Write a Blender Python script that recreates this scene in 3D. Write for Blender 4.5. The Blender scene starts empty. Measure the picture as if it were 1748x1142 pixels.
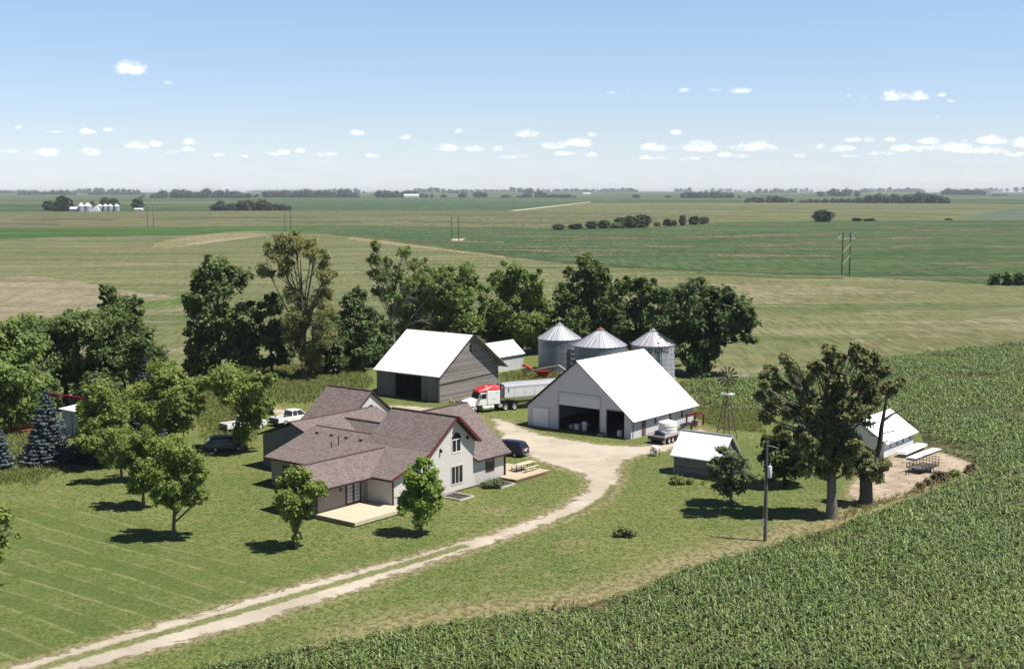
import bpy, math, random
import numpy as np
from mathutils import Vector, Matrix
from mathutils.geometry import tessellate_polygon
SC = bpy.context.scene
COL = SC.collection
R = math.radians
# ------------------------------------------------------------------ camera model (used to place things on the ground)
F_, CX, CY, YH, CAMH = 2200.0, 874.0, 571.0, 326.0, 30.0
TH = math.atan((CY - YH) / F_)
def G(px, py, z=0.0):
    u = (px - CX) / F_; v = (CY - py) / F_
    d = Vector((u, math.cos(TH) + v * math.sin(TH), -math.sin(TH) + v * math.cos(TH)))
    t = (z - CAMH) / d.z
    return Vector((u * t, d.y * t, z))
PHI = R(-38.0)                         # the farm grid is turned by this
XA = Vector((math.cos(PHI), math.sin(PHI), 0)); YA = Vector((-math.sin(PHI), math.cos(PHI), 0))
cam = bpy.data.cameras.new('camera'); camo = bpy.data.objects.new('camera', cam); COL.objects.link(camo)
camo.location = (0, 0, CAMH); camo.rotation_euler = (math.pi / 2 - TH, 0, 0)
cam.sensor_width = 36; cam.lens = 36 * F_ / 1748.0; cam.clip_start = 1; cam.clip_end = 60000
SC.camera = camo
# ------------------------------------------------------------------ node helpers
class NT:
    def __init__(s, tree): s.t = tree; s.L = tree.links
    def n(s, typ, out=0, props=None, **kw):
        nd = s.t.nodes.new(typ)
        for k, v in (props or {}).items(): setattr(nd, k, v)
        for k, v in kw.items():
            key = int(k[1:]) if k[0] == 'i' and k[1:].isdigit() else k.replace('_', ' ')
            s.put(nd.inputs[key], v)
        return nd.outputs[out]
    def put(s, sock, v):
        if isinstance(v, bpy.types.NodeSocket): s.L.new(v, sock)
        elif isinstance(v, (tuple, list)) and len(v) == 3 and sock.type == 'RGBA': sock.default_value = (*v, 1)
        else: sock.default_value = v
    def math(s, op, a, b=0.0, c=None, clamp=False):
        kw = dict(i0=a, i1=b)
        if c is not None: kw['i2'] = c
        return s.n('ShaderNodeMath', 0, {'operation': op, 'use_clamp': clamp}, **kw)
    def mix(s, f, a, b, mode='MIX'):
        return s.n('ShaderNodeMix', 2, {'data_type': 'RGBA', 'blend_type': mode}, i0=f, i6=a, i7=b)
    def ss(s, v, lo, hi, a=0.0, b=1.0):
        return s.n('ShaderNodeMapRange', 0, {'interpolation_type': 'SMOOTHSTEP'}, i0=v, i1=lo, i2=hi, i3=a, i4=b)
    def noise(s, scale, detail=3, rough=0.55, vec=None, dist=0.0, out=0):
        kw = dict(Scale=scale, Detail=detail, Roughness=rough, Distortion=dist)
        if vec is not None: kw['Vector'] = vec
        return s.n('ShaderNodeTexNoise', out, **kw)
    def xyz(s, v): 
        nd = s.t.nodes.new('ShaderNodeSeparateXYZ'); s.put(nd.inputs[0], v); return nd.outputs
    def comb(s, x, y, z=0.0): return s.n('ShaderNodeCombineXYZ', i0=x, i1=y, i2=z)
    def obj(s): return s.n('ShaderNodeTexCoord', 3)
    def uv(s): return s.n('ShaderNodeUVMap')
    def pos(s): return s.n('ShaderNodeNewGeometry', 0)
    def attr(s, name, out=2): return s.n('ShaderNodeAttribute', out, {'attribute_name': name})
    def map(s, v, loc=(0, 0, 0), rot=(0, 0, 0), scale=(1, 1, 1)):
        return s.n('ShaderNodeMapping', i0=v, i1=loc, i2=rot, i3=scale)
    def bump(s, h, strength=0.5, dist=0.05): return s.n('ShaderNodeBump', Strength=strength, Distance=dist, Height=h)
MATS = {}
def material(name, fn):
    if name in MATS: return MATS[name]
    m = bpy.data.materials.new(name); m.use_nodes = True
    m.node_tree.nodes.clear(); t = NT(m.node_tree)
    res = fn(t)                         # a shader socket, or dict of principled inputs
    if isinstance(res, dict):
        res = t.n('ShaderNodeBsdfPrincipled', **res)
    o = m.node_tree.nodes.new('ShaderNodeOutputMaterial'); t.L.new(res, o.inputs[0])
    MATS[name] = m; return m
def plain(name, col, rough=0.7, metal=0.0, var=0.12, scale=1.5, spec=0.3):
    def fn(t):
        k = t.noise(scale, 4, 0.6, t.obj())
        c = t.mix(k, tuple(x * (1 - var) for x in col), tuple(min(1, x * (1 + var)) for x in col))
        d = {'Base_Color': c, 'Roughness': rough, 'Metallic': metal, 'Specular_IOR_Level': spec}
        return d
    return material(name, fn)
# ------------------------------------------------------------------ mesh builder
def box_uv(me):
    uvl = me.uv_layers.new(name='UVMap').data
    for p in me.polygons:
        n = p.normal
        if abs(n.z) > 0.999: t = Vector((1, 0, 0)); b = Vector((0, 1, 0))
        else:
            t = Vector((0, 0, 1)).cross(n).normalized(); b = n.cross(t)
        for li in p.loop_indices:
            co = me.vertices[me.loops[li].vertex_index].co
            uvl[li].uv = (co.dot(t), co.dot(b))
class MB:
    def __init__(s): s.v = []; s.f = []; s.m = []
    def add(s, vs, fs, mi=0, M=None):
        o = len(s.v)
        for v in vs:
            v = Vector(v)
            s.v.append(M @ v if M is not None else v)
        for f in fs: s.f.append([o + i for i in f]); s.m.append(mi)
        return s
    def box(s, a, b, mi=0, M=None):
        (x0, y0, z0), (x1, y1, z1) = a, b
        if x0 > x1: x0, x1 = x1, x0
        if y0 > y1: y0, y1 = y1, y0
        if z0 > z1: z0, z1 = z1, z0
        return s.add([(x0,y0,z0),(x1,y0,z0),(x1,y1,z0),(x0,y1,z0),(x0,y0,z1),(x1,y0,z1),(x1,y1,z1),(x0,y1,z1)],
              [(0,3,2,1),(4,5,6,7),(0,1,5,4),(1,2,6,5),(2,3,7,6),(3,0,4,7)], mi, M)
    def prism(s, prof, axis, a, b, mi=0, M=None, cap=None):
        # prof: 2-D points (counter-clockwise seen from +axis); axis 'x': (y,z), 'y': (x,z), 'z': (x,y)
        def P(p, h): return {'x': (h, p[0], p[1]), 'y': (p[0], h, p[1]), 'z': (p[0], p[1], h)}[axis]
        n = len(prof); vs = [P(p, a) for p in prof] + [P(p, b) for p in prof]
        fs = [(i, (i + 1) % n, n + (i + 1) % n, n + i) for i in range(n)]
        o = len(s.v); s.add(vs, fs, mi, M)
        s.f.append([o + i for i in range(n)][::-1]); s.m.append(mi if cap is None else cap)
        s.f.append([o + n + i for i in range(n)]); s.m.append(mi if cap is None else cap)
        return s
    def tube(s, pts, rad, n=8, mi=0, caps=True, M=None):
        pts = [Vector(p) for p in pts]
        rad = rad if isinstance(rad, (list, tuple)) else [rad] * len(pts)
        rings = []; base = len(s.v); ref = None
        for i, p in enumerate(pts):
            d = (pts[min(i + 1, len(pts) - 1)] - pts[max(i - 1, 0)]).normalized()
            if ref is None: ref = Vector((0, 0, 1)) if abs(d.z) < 0.9 else Vector((1, 0, 0))
            a = d.cross(ref).normalized(); b = d.cross(a).normalized(); ref = -b if False else ref
            for k in range(n):
                t = 2 * math.pi * k / n
                q = p + (a * math.cos(t) + b * math.sin(t)) * rad[i]
                s.v.append(M @ q if M is not None else q)
        for i in range(len(pts) - 1):
            for k in range(n):
                k2 = (k + 1) % n
                s.f.append([base + i*n + k, base + i*n + k2, base + (i+1)*n + k2, base + (i+1)*n + k]); s.m.append(mi)
        if caps:
            s.f.append([base + k for k in range(n)][::-1]); s.m.append(mi)
            s.f.append([base + (len(pts)-1)*n + k for k in range(n)]); s.m.append(mi)
        return s
    def bar(s, a, b, w, h=None, mi=0):
        # square bar between two points
        a = Vector(a); b = Vector(b); d = (b - a).normalized(); h = h or w
        r = Vector((0, 0, 1)) if abs(d.z) < 0.9 else Vector((1, 0, 0))
        x = d.cross(r).normalized() * w / 2; y = d.cross(x).normalized() * h / 2
        vs = [a-x-y, a+x-y, a+x+y, a-x+y, b-x-y, b+x-y, b+x+y, b-x+y]
        return s.add(vs, [(0,3,2,1),(4,5,6,7),(0,1,5,4),(1,2,6,5),(2,3,7,6),(3,0,4,7)], mi)
    def lathe(s, prof, n=24, mi=0, c=(0, 0), M=None, caps=True):
        o = len(s.v)
        for r, z in prof:
            for k in range(n):
                t = 2 * math.pi * k / n
                q = Vector((c[0] + r*math.cos(t), c[1] + r*math.sin(t), z)); s.v.append(M @ q if M is not None else q)
        for i in range(len(prof) - 1):
            for k in range(n):
                k2 = (k + 1) % n
                s.f.append([o+i*n+k, o+i*n+k2, o+(i+1)*n+k2, o+(i+1)*n+k]); s.m.append(mi)
        if caps:
            s.f.append([o+k for k in range(n)][::-1]); s.m.append(mi)
            s.f.append([o+(len(prof)-1)*n+k for k in range(n)]); s.m.append(mi)
        return s
    def slab(s, pts, th=0.16, mi=0, side=1):
        # roof plane: top polygon pts (counter-clockwise from above) given thickness straight down
        n = len(pts); o = len(s.v)
        for p in pts: s.v.append(Vector(p))
        for p in pts: s.v.append(Vector(p) - Vector((0, 0, th)))
        s.f.append([o+i for i in range(n)]); s.m.append(mi)
        s.f.append([o+n+i for i in range(n)][::-1]); s.m.append(side)
        for i in range(n):
            j = (i+1) % n
            s.f.append([o+j, o+i, o+n+i, o+n+j]); s.m.append(side)
        return s
    def build(s, name, mats, parent=None, smooth=False, bevel=0.0, uv=True):
        me = bpy.data.meshes.new(name); me.from_pydata([tuple(v) for v in s.v], [], s.f)
        mats = mats if isinstance(mats, (list, tuple)) else [mats]
        for m in mats: me.materials.append(m)
        me.polygons.foreach_set('material_index', [min(i, len(mats)-1) for i in s.m])
        if smooth: me.polygons.foreach_set('use_smooth', [True]*len(me.polygons))
        me.update()
        if uv: box_uv(me)
        o = bpy.data.objects.new(name, me); COL.objects.link(o)
        if parent is not None: o.parent = parent
        if smooth and smooth != 'all':
            try:
                me.set_sharp_from_angle(angle=R(38))
            except Exception: pass
        if bevel:
            b = o.modifiers.new('bevel', 'BEVEL'); b.width = bevel; b.segments = 2; b.limit_method = 'ANGLE'; b.angle_limit = R(35)
        return o
def tag(o, label, cat, group=None):
    o['label'] = label; o['category'] = cat
    if group: o['group'] = group
    return o
def empty(name, loc, rot=0.0, label=None, cat=None, group=None):
    o = bpy.data.objects.new(name, None); COL.objects.link(o); o.location = loc; o.rotation_euler = (0, 0, rot)
    o.empty_display_size = 0.2
    if label: tag(o, label, cat, group)
    return o
def copy_thing(o, loc, rot, scale, label, group):
    c = o.copy(); COL.objects.link(c); c.location = loc; c.rotation_euler = (0, 0, rot); c.scale = scale
    c['label'] = label; c['group'] = group
    for ch in list(o.children):
        d = ch.copy(); COL.objects.link(d); d.parent = c
    return c
def np_mesh(name, V, Q, mats, parent=None, attr=None, smooth=False):
    me = bpy.data.meshes.new(name)
    V = np.ascontiguousarray(V, np.float32).reshape(-1, 3); Q = np.ascontiguousarray(Q, np.int32)
    nf, k = Q.shape
    me.vertices.add(len(V)); me.vertices.foreach_set('co', V.ravel())
    me.loops.add(nf * k); me.loops.foreach_set('vertex_index', Q.ravel())
    me.polygons.add(nf); me.polygons.foreach_set('loop_start', np.arange(0, nf*k, k, dtype=np.int32))
    try: me.polygons.foreach_set('loop_total', np.full(nf, k, np.int32))
    except Exception: pass
    for m in (mats if isinstance(mats, (list, tuple)) else [mats]): me.materials.append(m)
    if attr:
        for an, av in attr.items():
            a = me.attributes.new(an, 'FLOAT', 'POINT'); a.data.foreach_set('value', np.ascontiguousarray(av, np.float32))
    if smooth: me.polygons.foreach_set('use_smooth', np.ones(nf, bool))
    me.update(calc_edges=True); me.validate()
    o = bpy.data.objects.new(name, me); COL.objects.link(o)
    if parent is not None: o.parent = parent
    return o
# ------------------------------------------------------------------ 2-D helpers
def sdf(P, poly):
    poly = np.asarray(poly, float); A = poly; B = np.roll(poly, -1, 0)
    d = np.full(len(P), 1e9); inside = np.zeros(len(P), bool)
    for a, b in zip(A, B):
        ab = b - a; t = np.clip(((P - a) @ ab) / (ab @ ab + 1e-12), 0, 1)
        q = a + t[:, None] * ab; d = np.minimum(d, np.hypot(*(P - q).T))
        c = ((a[1] > P[:, 1]) != (b[1] > P[:, 1])) & (P[:, 0] < (b[0]-a[0]) * (P[:, 1]-a[1]) / (b[1]-a[1] + 1e-12) + a[0])
        inside ^= c
    return np.where(inside, -d, d)
def dist_line(P, line):
    line = np.asarray(line, float); d = np.full(len(P), 1e9)
    for a, b in zip(line[:-1], line[1:]):
        ab = b - a; t = np.clip(((P - a) @ ab) / (ab @ ab + 1e-12), 0, 1)
        d = np.minimum(d, np.hypot(*(P - (a + t[:, None]*ab)).T))
    return d
def smooth_poly(pts, n=3, closed=True):
    pts = np.asarray(pts, float)
    for _ in range(n):
        if closed:
            nx = np.roll(pts, -1, 0)
            pts = np.stack([pts*.75 + nx*.25, pts*.25 + nx*.75], 1).reshape(-1, 2)
        else:
            a = pts[:-1]; b = pts[1:]
            pts = np.concatenate([pts[:1], np.stack([a*.75+b*.25, a*.25+b*.75], 1).reshape(-1, 2), pts[-1:]])
    return pts
def gp(pxs): return np.array([tuple(G(*p).xy) for p in pxs])
# ------------------------------------------------------------------ sun, sky
SUN_EL = 62.0
sh = Vector((0.955, -0.297, 0)).normalized()
sd = Vector((sh.x * math.cos(R(SUN_EL)), sh.y * math.cos(R(SUN_EL)), math.sin(R(SUN_EL))))
sun = bpy.data.lights.new('sun', 'SUN'); suno = bpy.data.objects.new('sun', sun); COL.objects.link(suno)
sun.energy = SUN_E = 5.0; sun.angle = R(0.53); sun.color = (1.0, 0.955, 0.88)
suno.rotation_euler = (-sd).to_track_quat('-Z', 'Y').to_euler(); suno.location = (0, 0, 300)
W = bpy.data.worlds.new('World'); SC.world = W; W.use_nodes = True
W.node_tree.nodes.clear(); t = NT(W.node_tree)
sky = W.node_tree.nodes.new('ShaderNodeTexSky'); sky.sky_type = 'NISHITA'; sky.sun_disc = False
sky.sun_elevation = R(SUN_EL); sky.sun_rotation = math.atan2(sd.x, sd.y)
sky.altitude = 400; sky.air_density = 1.0; sky.dust_density = 0.15; sky.ozone_density = 2.0
gen = t.n('ShaderNodeTexCoord', 0)
nrm = t.n('ShaderNodeVectorMath', 0, {'operation': 'NORMALIZE'}, i0=gen)
x, y, z = t.xyz(nrm)
az = t.math('ARCTAN2', x, y); el = t.math('ARCSINE', z)
CL = [  # clouds: centre pixel, half width, height above the flat base, opacity
 (238,132,30,18,1),(300,150,10,4,.35),(150,152,0,0,0),
 (48,226,9,4,.5),(105,232,14,3,.35),(162,231,15,7,.9),(199,228,12,5,.8),(8,262,14,9,.6),(38,263,14,6,.6),(92,265,26,10,.85),(165,264,22,9,.8),
 (245,253,22,11,.9),(275,250,14,8,.9),(300,262,18,6,.7),(333,246,12,9,.7),(330,258,14,6,.6),(378,266,15,5,.7),(425,268,12,4,.6),(482,263,22,9,.8),(520,260,12,8,.7),(560,265,24,7,.75),(615,230,17,8,.9),(696,236,12,8,.8),
 (640,266,16,6,.8),(700,268,10,5,.5),(765,254,26,11,.85),(810,256,24,8,.8),(850,256,12,8,.8),(783,225,10,6,.7),(900,231,24,10,1),(945,250,26,10,.9),(985,246,28,12,.95),(1010,232,10,6,.7),(880,268,30,5,.6),(965,263,22,6,.7),(1008,266,13,7,.75),
 (1040,161,9,4,.3),(1068,162,6,3,.25),(1163,160,13,6,.9),(1210,159,17,5,.55),(1256,161,20,9,1),(1150,228,12,7,.9),(1115,254,28,11,.95),(1185,254,40,14,1),(1280,253,48,13,.95),(1230,266,20,6,.7),(1110,270,30,6,.6),(1260,269,20,5,.6),(1180,272,40,5,.5),
 (1438,172,8,4,.5),(1465,176,5,3,.5),(1512,175,26,13,1),(1552,176,22,12,1),(1592,173,10,5,.7),(1608,183,7,3,.4),(1584,209,5,4,.5),
 (1390,255,14,8,.75),(1430,258,25,10,.8),(1447,243,16,7,.9),(1475,243,12,6,.8),(1510,243,12,6,.8),(1530,258,25,10,.85),(1578,247,25,8,.85),(1618,256,40,14,.9),(1680,247,34,11,.9),(1660,262,50,9,.85),(1735,252,26,12,.9),(1560,260,24,9,.8),(1500,265,30,6,.6),(1360,268,20,4,.5),(1445,268,22,5,.5),(1720,268,40,6,.6)]
dens = None
wv = t.comb(t.math('MULTIPLY', az, 1.0), t.math('MULTIPLY', el, 1.6), 0)
nz = t.noise(95.0, 5, 0.62, wv)
nz2 = t.noise(420.0, 4, 0.6, wv)
for (px, py, hw, hh, op) in CL:
    if op <= 0: continue
    a = math.atan((px - CX) / F_ / math.cos(TH)); e = math.atan((YH - py) / F_)
    dx = t.math('MULTIPLY', t.math('SUBTRACT', az, a), F_ / (hw * 1.0))
    dy = t.math('SUBTRACT', el, e - 0.0004)
    dyu = t.math('MULTIPLY', t.math('MAXIMUM', dy, 0.0), F_ / (hh * 1.0))
    dyd = t.math('MULTIPLY', t.math('MINIMUM', dy, 0.0), F_ / (hh * 0.45 + 1.2))
    d2 = t.math('ADD', t.math('MULTIPLY', dx, dx), t.math('ADD', t.math('MULTIPLY', dyu, dyu), t.math('MULTIPLY', dyd, dyd)))
    b = t.math('MULTIPLY', t.math('SUBTRACT', 1.0, d2), op)
    dens = b if dens is None else t.math('MAXIMUM', dens, b)
dn = t.math('ADD', dens, t.math('MULTIPLY', t.math('SUBTRACT', nz, 0.53), 3.2))
dn = t.math('ADD', dn, t.math('MULTIPLY', t.math('SUBTRACT', nz2, 0.5), 0.5))
mask = t.math('MULTIPLY', t.ss(dn, -0.15, 1.25), t.ss(dens, -0.3, 0.4))
# a thin veil of faint high haze low in the sky
lowv = t.noise(30.0, 4, 0.6, t.comb(az, t.math('MULTIPLY', el, 5.0)))
veil = t.math('MULTIPLY', t.math('MULTIPLY', t.ss(el, 0.05, 0.012), t.ss(lowv, 0.35, 0.75)), 0.08)
tint = t.mix(t.ss(el, 0.0, 0.05), (0.74, 0.825, 1.17, 1), (0.815, 0.83, 1.0, 1))
tint = t.mix(t.ss(el, 0.04, 0.16), tint, (0.935, 0.935, 1.0, 1))
tint = t.mix(t.ss(el, 0.18, 0.5), tint, (0.37, 0.37, 0.41, 1))
SKYMUL = t.n('ShaderNodeMix', 2, {'data_type': 'RGBA', 'blend_type': 'MULTIPLY'}, i0=1.0, i6=sky.outputs[0], i7=tint)
ccol = t.mix(t.ss(nz2, 0.3, 0.7), (8.6, 8.6, 9.0, 1), (10.4, 10.3, 10.3, 1))
skc = t.mix(t.math('MAXIMUM', t.math('MULTIPLY', mask, 0.70), veil), SKYMUL, ccol)
bg = t.n('ShaderNodeBackground', Color=skc, Strength=0.1)
wo = W.node_tree.nodes.new('ShaderNodeOutputWorld'); t.L.new(bg, wo.inputs[0])
SC.view_settings.view_transform = 'Standard'; SC.view_settings.look = 'None'
SC.view_settings.exposure = 0.5; SC.view_settings.gamma = 1.0
SC.cycles.max_bounces = 6; SC.cycles.diffuse_bounces = 3; SC.cycles.transparent_max_bounces = 12; SC.cycles.volume_bounces = 0
SC.cycles.use_denoising = True
try: SC.cycles.denoiser = 'OPENIMAGEDENOISE'; SC.cycles.denoising_input_passes = 'RGB_ALBEDO_NORMAL'; SC.cycles.denoising_prefilter = 'ACCURATE'
except Exception: pass
# ================================================================== ground, fields, lawn, driveway
def structure(o): o['kind'] = 'structure'; return o
def terrain(x, y):
    # flat plain, with low swells far off
    d = np.hypot(x, y)
    r = np.clip((d - 4300) / 6500, 0, 1); r = r*r*(3 - 2*r)
    w = 0.62 + 0.22*np.sin(x/1350 + 0.8) + 0.16*np.sin(x/610 + y/1900 + 2.0) + 0.12*np.sin(y/800 - x/2300)
    return r * 21 * w
rngG = np.random.default_rng(5)
def field_mat(name, a, b, c, ang=0.0, stretch=14.0, sc=0.02, tan_amt=0.5, rowf=0.0, fine=0.8, lines=0.0, mott=0.6, fy=0.10):
    # a, b: crop colours; c: dry streaks; fine speckle is drawn out along the drill rows
    def fn(t):
        p = t.pos()
        q = t.map(p, rot=(0, 0, -ang), scale=(1/stretch, 1, 1))
        n1 = t.noise(sc, 6, 0.62, q, 0.8)
        n2 = t.noise(sc*6, 5, 0.70, q, 0.6)
        n3 = t.noise(fine, 4, 0.78, t.map(p, scale=(1, fy, 1)))
        n4 = t.noise(fine*0.25, 4, 0.7, t.map(p, scale=(0.6, fy*2, 1)))
        col = t.mix(t.ss(n1, 0.42, 0.58), a, b)
        col = t.mix(t.math('MULTIPLY', t.ss(n2, 0.51, 0.61), tan_amt), col, c)
        col = t.mix(t.math('MULTIPLY', t.ss(n2, 0.44, 0.36), 0.4*mott), col, tuple(x*0.6 for x in a))
        col = t.mix(t.math('MULTIPLY', t.ss(n4, 0.47, 0.58), 0.4*mott), col, tuple(x*0.62 for x in a))
        col = t.mix(t.math('MULTIPLY', t.ss(n3, 0.50, 0.60), mott), col, tuple(x*0.50 for x in a))
        col = t.mix(t.math('MULTIPLY', t.ss(n3, 0.46, 0.36), mott*0.8), col, tuple(x*1.45 for x in b))
        if lines:
            yy = t.xyz(t.map(p, rot=(0, 0, -ang)))[1]
            wv = t.math('SINE', t.math('ADD', t.math('MULTIPLY', yy, 2*math.pi/rowf), t.math('MULTIPLY', n1, 9.0)))
            col = t.mix(t.math('MULTIPLY', t.math('MULTIPLY', t.ss(wv, 0.0, 0.9), t.ss(n4, 0.35, 0.55)), lines), col, c)
        return {'Base_Color': col, 'Roughness': 0.95, 'Specular_IOR_Level': 0.1}
    return material(name, fn)
# --- the big sheet
rs = np.concatenate([np.linspace(0, 400, 9)[1:], np.geomspace(450, 17500, 70)])
ang = np.linspace(0, 2*math.pi, 181)[:-1]
V = [(0, 0, -0.12)]
for r in rs:
    xs = r*np.sin(ang); ys = r*np.cos(ang)
    V += list(zip(xs, ys, terrain(xs, ys) - 0.12))
nA = len(ang); fs = []
for k in range(nA): fs.append((0, 1+(k+1) % nA, 1+k))
for i in range(len(rs)-1):
    for k in range(nA):
        a = 1+i*nA+k; b = 1+i*nA+(k+1) % nA; fs.append((a, b, b+nA, a+nA))
def far_fn(t):
    p = t.pos(); x, y, z = t.xyz(p)
    q = t.map(p, rot=(0, 0, 0.05), scale=(1/900., 1/420., 1))
    vor = t.n('ShaderNodeTexVoronoi', 1, {'feature': 'F1', 'distance': 'CHEBYCHEV'}, Vector=q, Scale=1.0, Randomness=0.85)
    k = t.xyz(vor)
    c = t.mix(t.ss(k[0], 0.45, 0.55), (0.044, 0.082, 0.030), (0.090, 0.112, 0.046))
    c = t.mix(t.ss(k[1], 0.72, 0.74), c, (0.135, 0.135, 0.075))
    n = t.noise(0.006, 5, 0.6, t.map(p, scale=(0.12, 1, 1)))
    c = t.mix(t.math('MULTIPLY', n, 0.5), c, (0.05, 0.075, 0.03))
    return {'Base_Color': c, 'Roughness': 0.95, 'Specular_IOR_Level': 0.05}
mb = MB(); mb.v = [Vector(v) for v in V]; mb.f = fs; mb.m = [0]*len(fs)
structure(mb.build('ground', material('far_fields', far_fn), smooth=True, uv=False))
def sheet(name, poly, z, mat, jit=0.0, step=None):
    poly = np.asarray(poly, float)
    if step:
        out = []
        for a, b in zip(poly, np.roll(poly, -1, 0)):
            n = max(1, int(np.hypot(*(b-a))/step))
            for k in range(n): out.append(a + (b-a)*k/n + rngG.normal(0, jit, 2))
        poly = np.array(out)
    vs = [Vector((p[0], p[1], z)) for p in poly]
    tri = tessellate_polygon([vs])
    mb = MB(); fs = []
    for f in tri:
        a, b, c = (vs[i] for i in f)
        fs.append(list(f) if (b-a).cross(c-a).z > 0 else list(f)[::-1])
    mb.add(vs, fs)
    return structure(mb.build(name, mat, uv=False))
green1 = (0.070, 0.118, 0.036); green2 = (0.105, 0.150, 0.050); tan1 = (0.205, 0.185, 0.105); tan2 = (0.27, 0.23, 0.15)
AA = math.atan2(YA.y, YA.x)
pale = field_mat('pale_stubble_field', (0.078, 0.106, 0.032), (0.138, 0.146, 0.060), (0.245, 0.222, 0.135), R(-14), 7, 0.014, 0.7, 3.2, 0.8, 0.5, 0.6)
bean = field_mat('bean_field', (0.044, 0.084, 0.028), (0.064, 0.106, 0.038), (0.175, 0.140, 0.085), R(-3), 9, 0.013, 0.75, 0, 0.5, 0, 0.65, 0.07)
dark_bean = field_mat('bright_green_field', (0.044, 0.098, 0.020), (0.062, 0.124, 0.026), (0.09, 0.14, 0.045), 0.0, 10, 0.02, 0.3, 0, 0.3, 0, 0.5, 0.05)
strip = field_mat('olive_strip_field', (0.108, 0.118, 0.050), (0.160, 0.152, 0.078), (0.062, 0.080, 0.028), R(2), 16, 0.018, 0.75, 0, 0.25, 0, 0.5, 0.05)
bluegreen = field_mat('far_green_field', (0.046, 0.086, 0.036), (0.062, 0.102, 0.044), (0.088, 0.118, 0.054), 0.0, 12, 0.006, 0.4, 0, 0.1, 0, 0.45, 0.04)
terr = field_mat('terraced_field', (0.108, 0.126, 0.050), (0.146, 0.150, 0.068), (0.19, 0.175, 0.10), R(1), 14, 0.008, 0.5, 0, 0.15, 0, 0.45, 0.05)
soil = field_mat('bare_soil_rows', (0.205, 0.172, 0.110), (0.285, 0.245, 0.170), (0.100, 0.105, 0.042), R(-48), 6, 0.03, 0.45, 2.6, 0.8, 0.75, 0.4)
sheet('stubble_field', gp([(-600,1400),(-600,404),(-100,404),(330,402),(420,394),(560,398),(640,404),(800,427),(950,446),(1080,456),(1200,462),(1320,468),(1440,471),(1560,478),(1748,488),(2300,500),(2300,1400)]), -0.08, pale)
sheet('soil_patch', smooth_poly(gp([(-80,565),(-60,482),(40,470),(120,476),(210,497),(300,506),(330,512),(280,522),(170,528),(90,540),(20,552)]), 2), -0.06, soil, 0.8, 3)
sheet('grassed_waterway', smooth_poly(gp([(-60,578),(20,556),(110,536),(200,520),(300,508),(350,503),(350,509),(290,522),(200,536),(100,560),(40,590)]), 2), -0.05, field_mat('waterway_grass', (0.10, 0.14, 0.04), (0.13, 0.165, 0.055), (0.16, 0.17, 0.07), R(20), 5, 0.03, 0.4))
sheet('stubble_band', smooth_poly(gp([(240,420),(330,401),(410,397),(460,399),(450,404),(360,415),(300,425)]), 2), -0.05, field_mat('tan_grass_band', (0.20, 0.18, 0.09), (0.26, 0.225, 0.125), (0.12, 0.13, 0.05), R(25), 6, 0.03, 0.5), 1.0, 8)
sheet('tan_track', smooth_poly(gp([(318,416),(360,410),(428,403),(432,405),(370,413),(322,419)]), 1), -0.03, field_mat('dry_track', (0.25, 0.22, 0.14), (0.31, 0.27, 0.19), tan1, 0, 4, 0.1, 0.5))
sheet('bean_field', gp([(-700,392),(100,391),(320,388),(560,386),(760,388),(950,392),(1110,391),(1215,382),(1400,379),(1748,377),(2400,376),(2400,506),(1748,487),(1560,478),(1440,470),(1200,462),(950,445),(800,427),(650,406),(520,397),(430,393),(380,395),(330,400),(180,404),(0,408),(-700,412)]), -0.04, bean, 1.5, 25)
sheet('bright_green_strip', gp([(-700,392.5),(100,391.5),(320,388.5),(480,387.5),(560,387.5),(540,393),(420,393.5),(380,394.5),(330,398.5),(180,402.5),(0,406.5),(-700,411)]), -0.02, dark_bean, 1.0, 20)
sheet('strip_field', gp([(-900,389.5),(100,389.5),(320,387),(560,385),(760,387),(950,391),(1110,389),(1215,381),(1290,376),(1240,366),(1060,360),(870,359.5),(500,360),(300,361),(-900,364)]), -0.05, strip, 2, 40)
sheet('far_green_field', gp([(365,359.5),(870,359),(1003,346),(990,343),(700,342),(480,343),(400,352)]), -0.03, bluegreen)
sheet('far_green_field', gp([(-500,361),(60,359.5),(82,353),(-500,352.5)]), -0.03, bluegreen)
sheet('terraced_field', gp([(1003,346.5),(870,359.5),(1060,362),(1215,379),(1400,377.5),(1748,376.5),(2400,376),(2400,348),(1748,349),(1400,346.5)]), -0.02, terr, 2, 60)
sheet('grey_green_field', gp([(1636,374),(1692,362),(1748,353),(2100,345),(2100,376.3),(1748,376.3),(1680,376)]), 0.0, field_mat('grey_green_crop', (0.078, 0.118, 0.072), (0.105, 0.140, 0.090), (0.13, 0.15, 0.10), 0, 8, 0.01, 0.4))
gravel_far = field_mat('far_gravel', (0.42, 0.37, 0.27), (0.48, 0.43, 0.33), tan1, 0, 4, 0.02, 0.3)
sheet('country_road', gp([(868,359.9),(945,351.5),(1006,344.6),(1010,345.2),(950,352.6),(882,360.2)]), 0.02, gravel_far)
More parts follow.
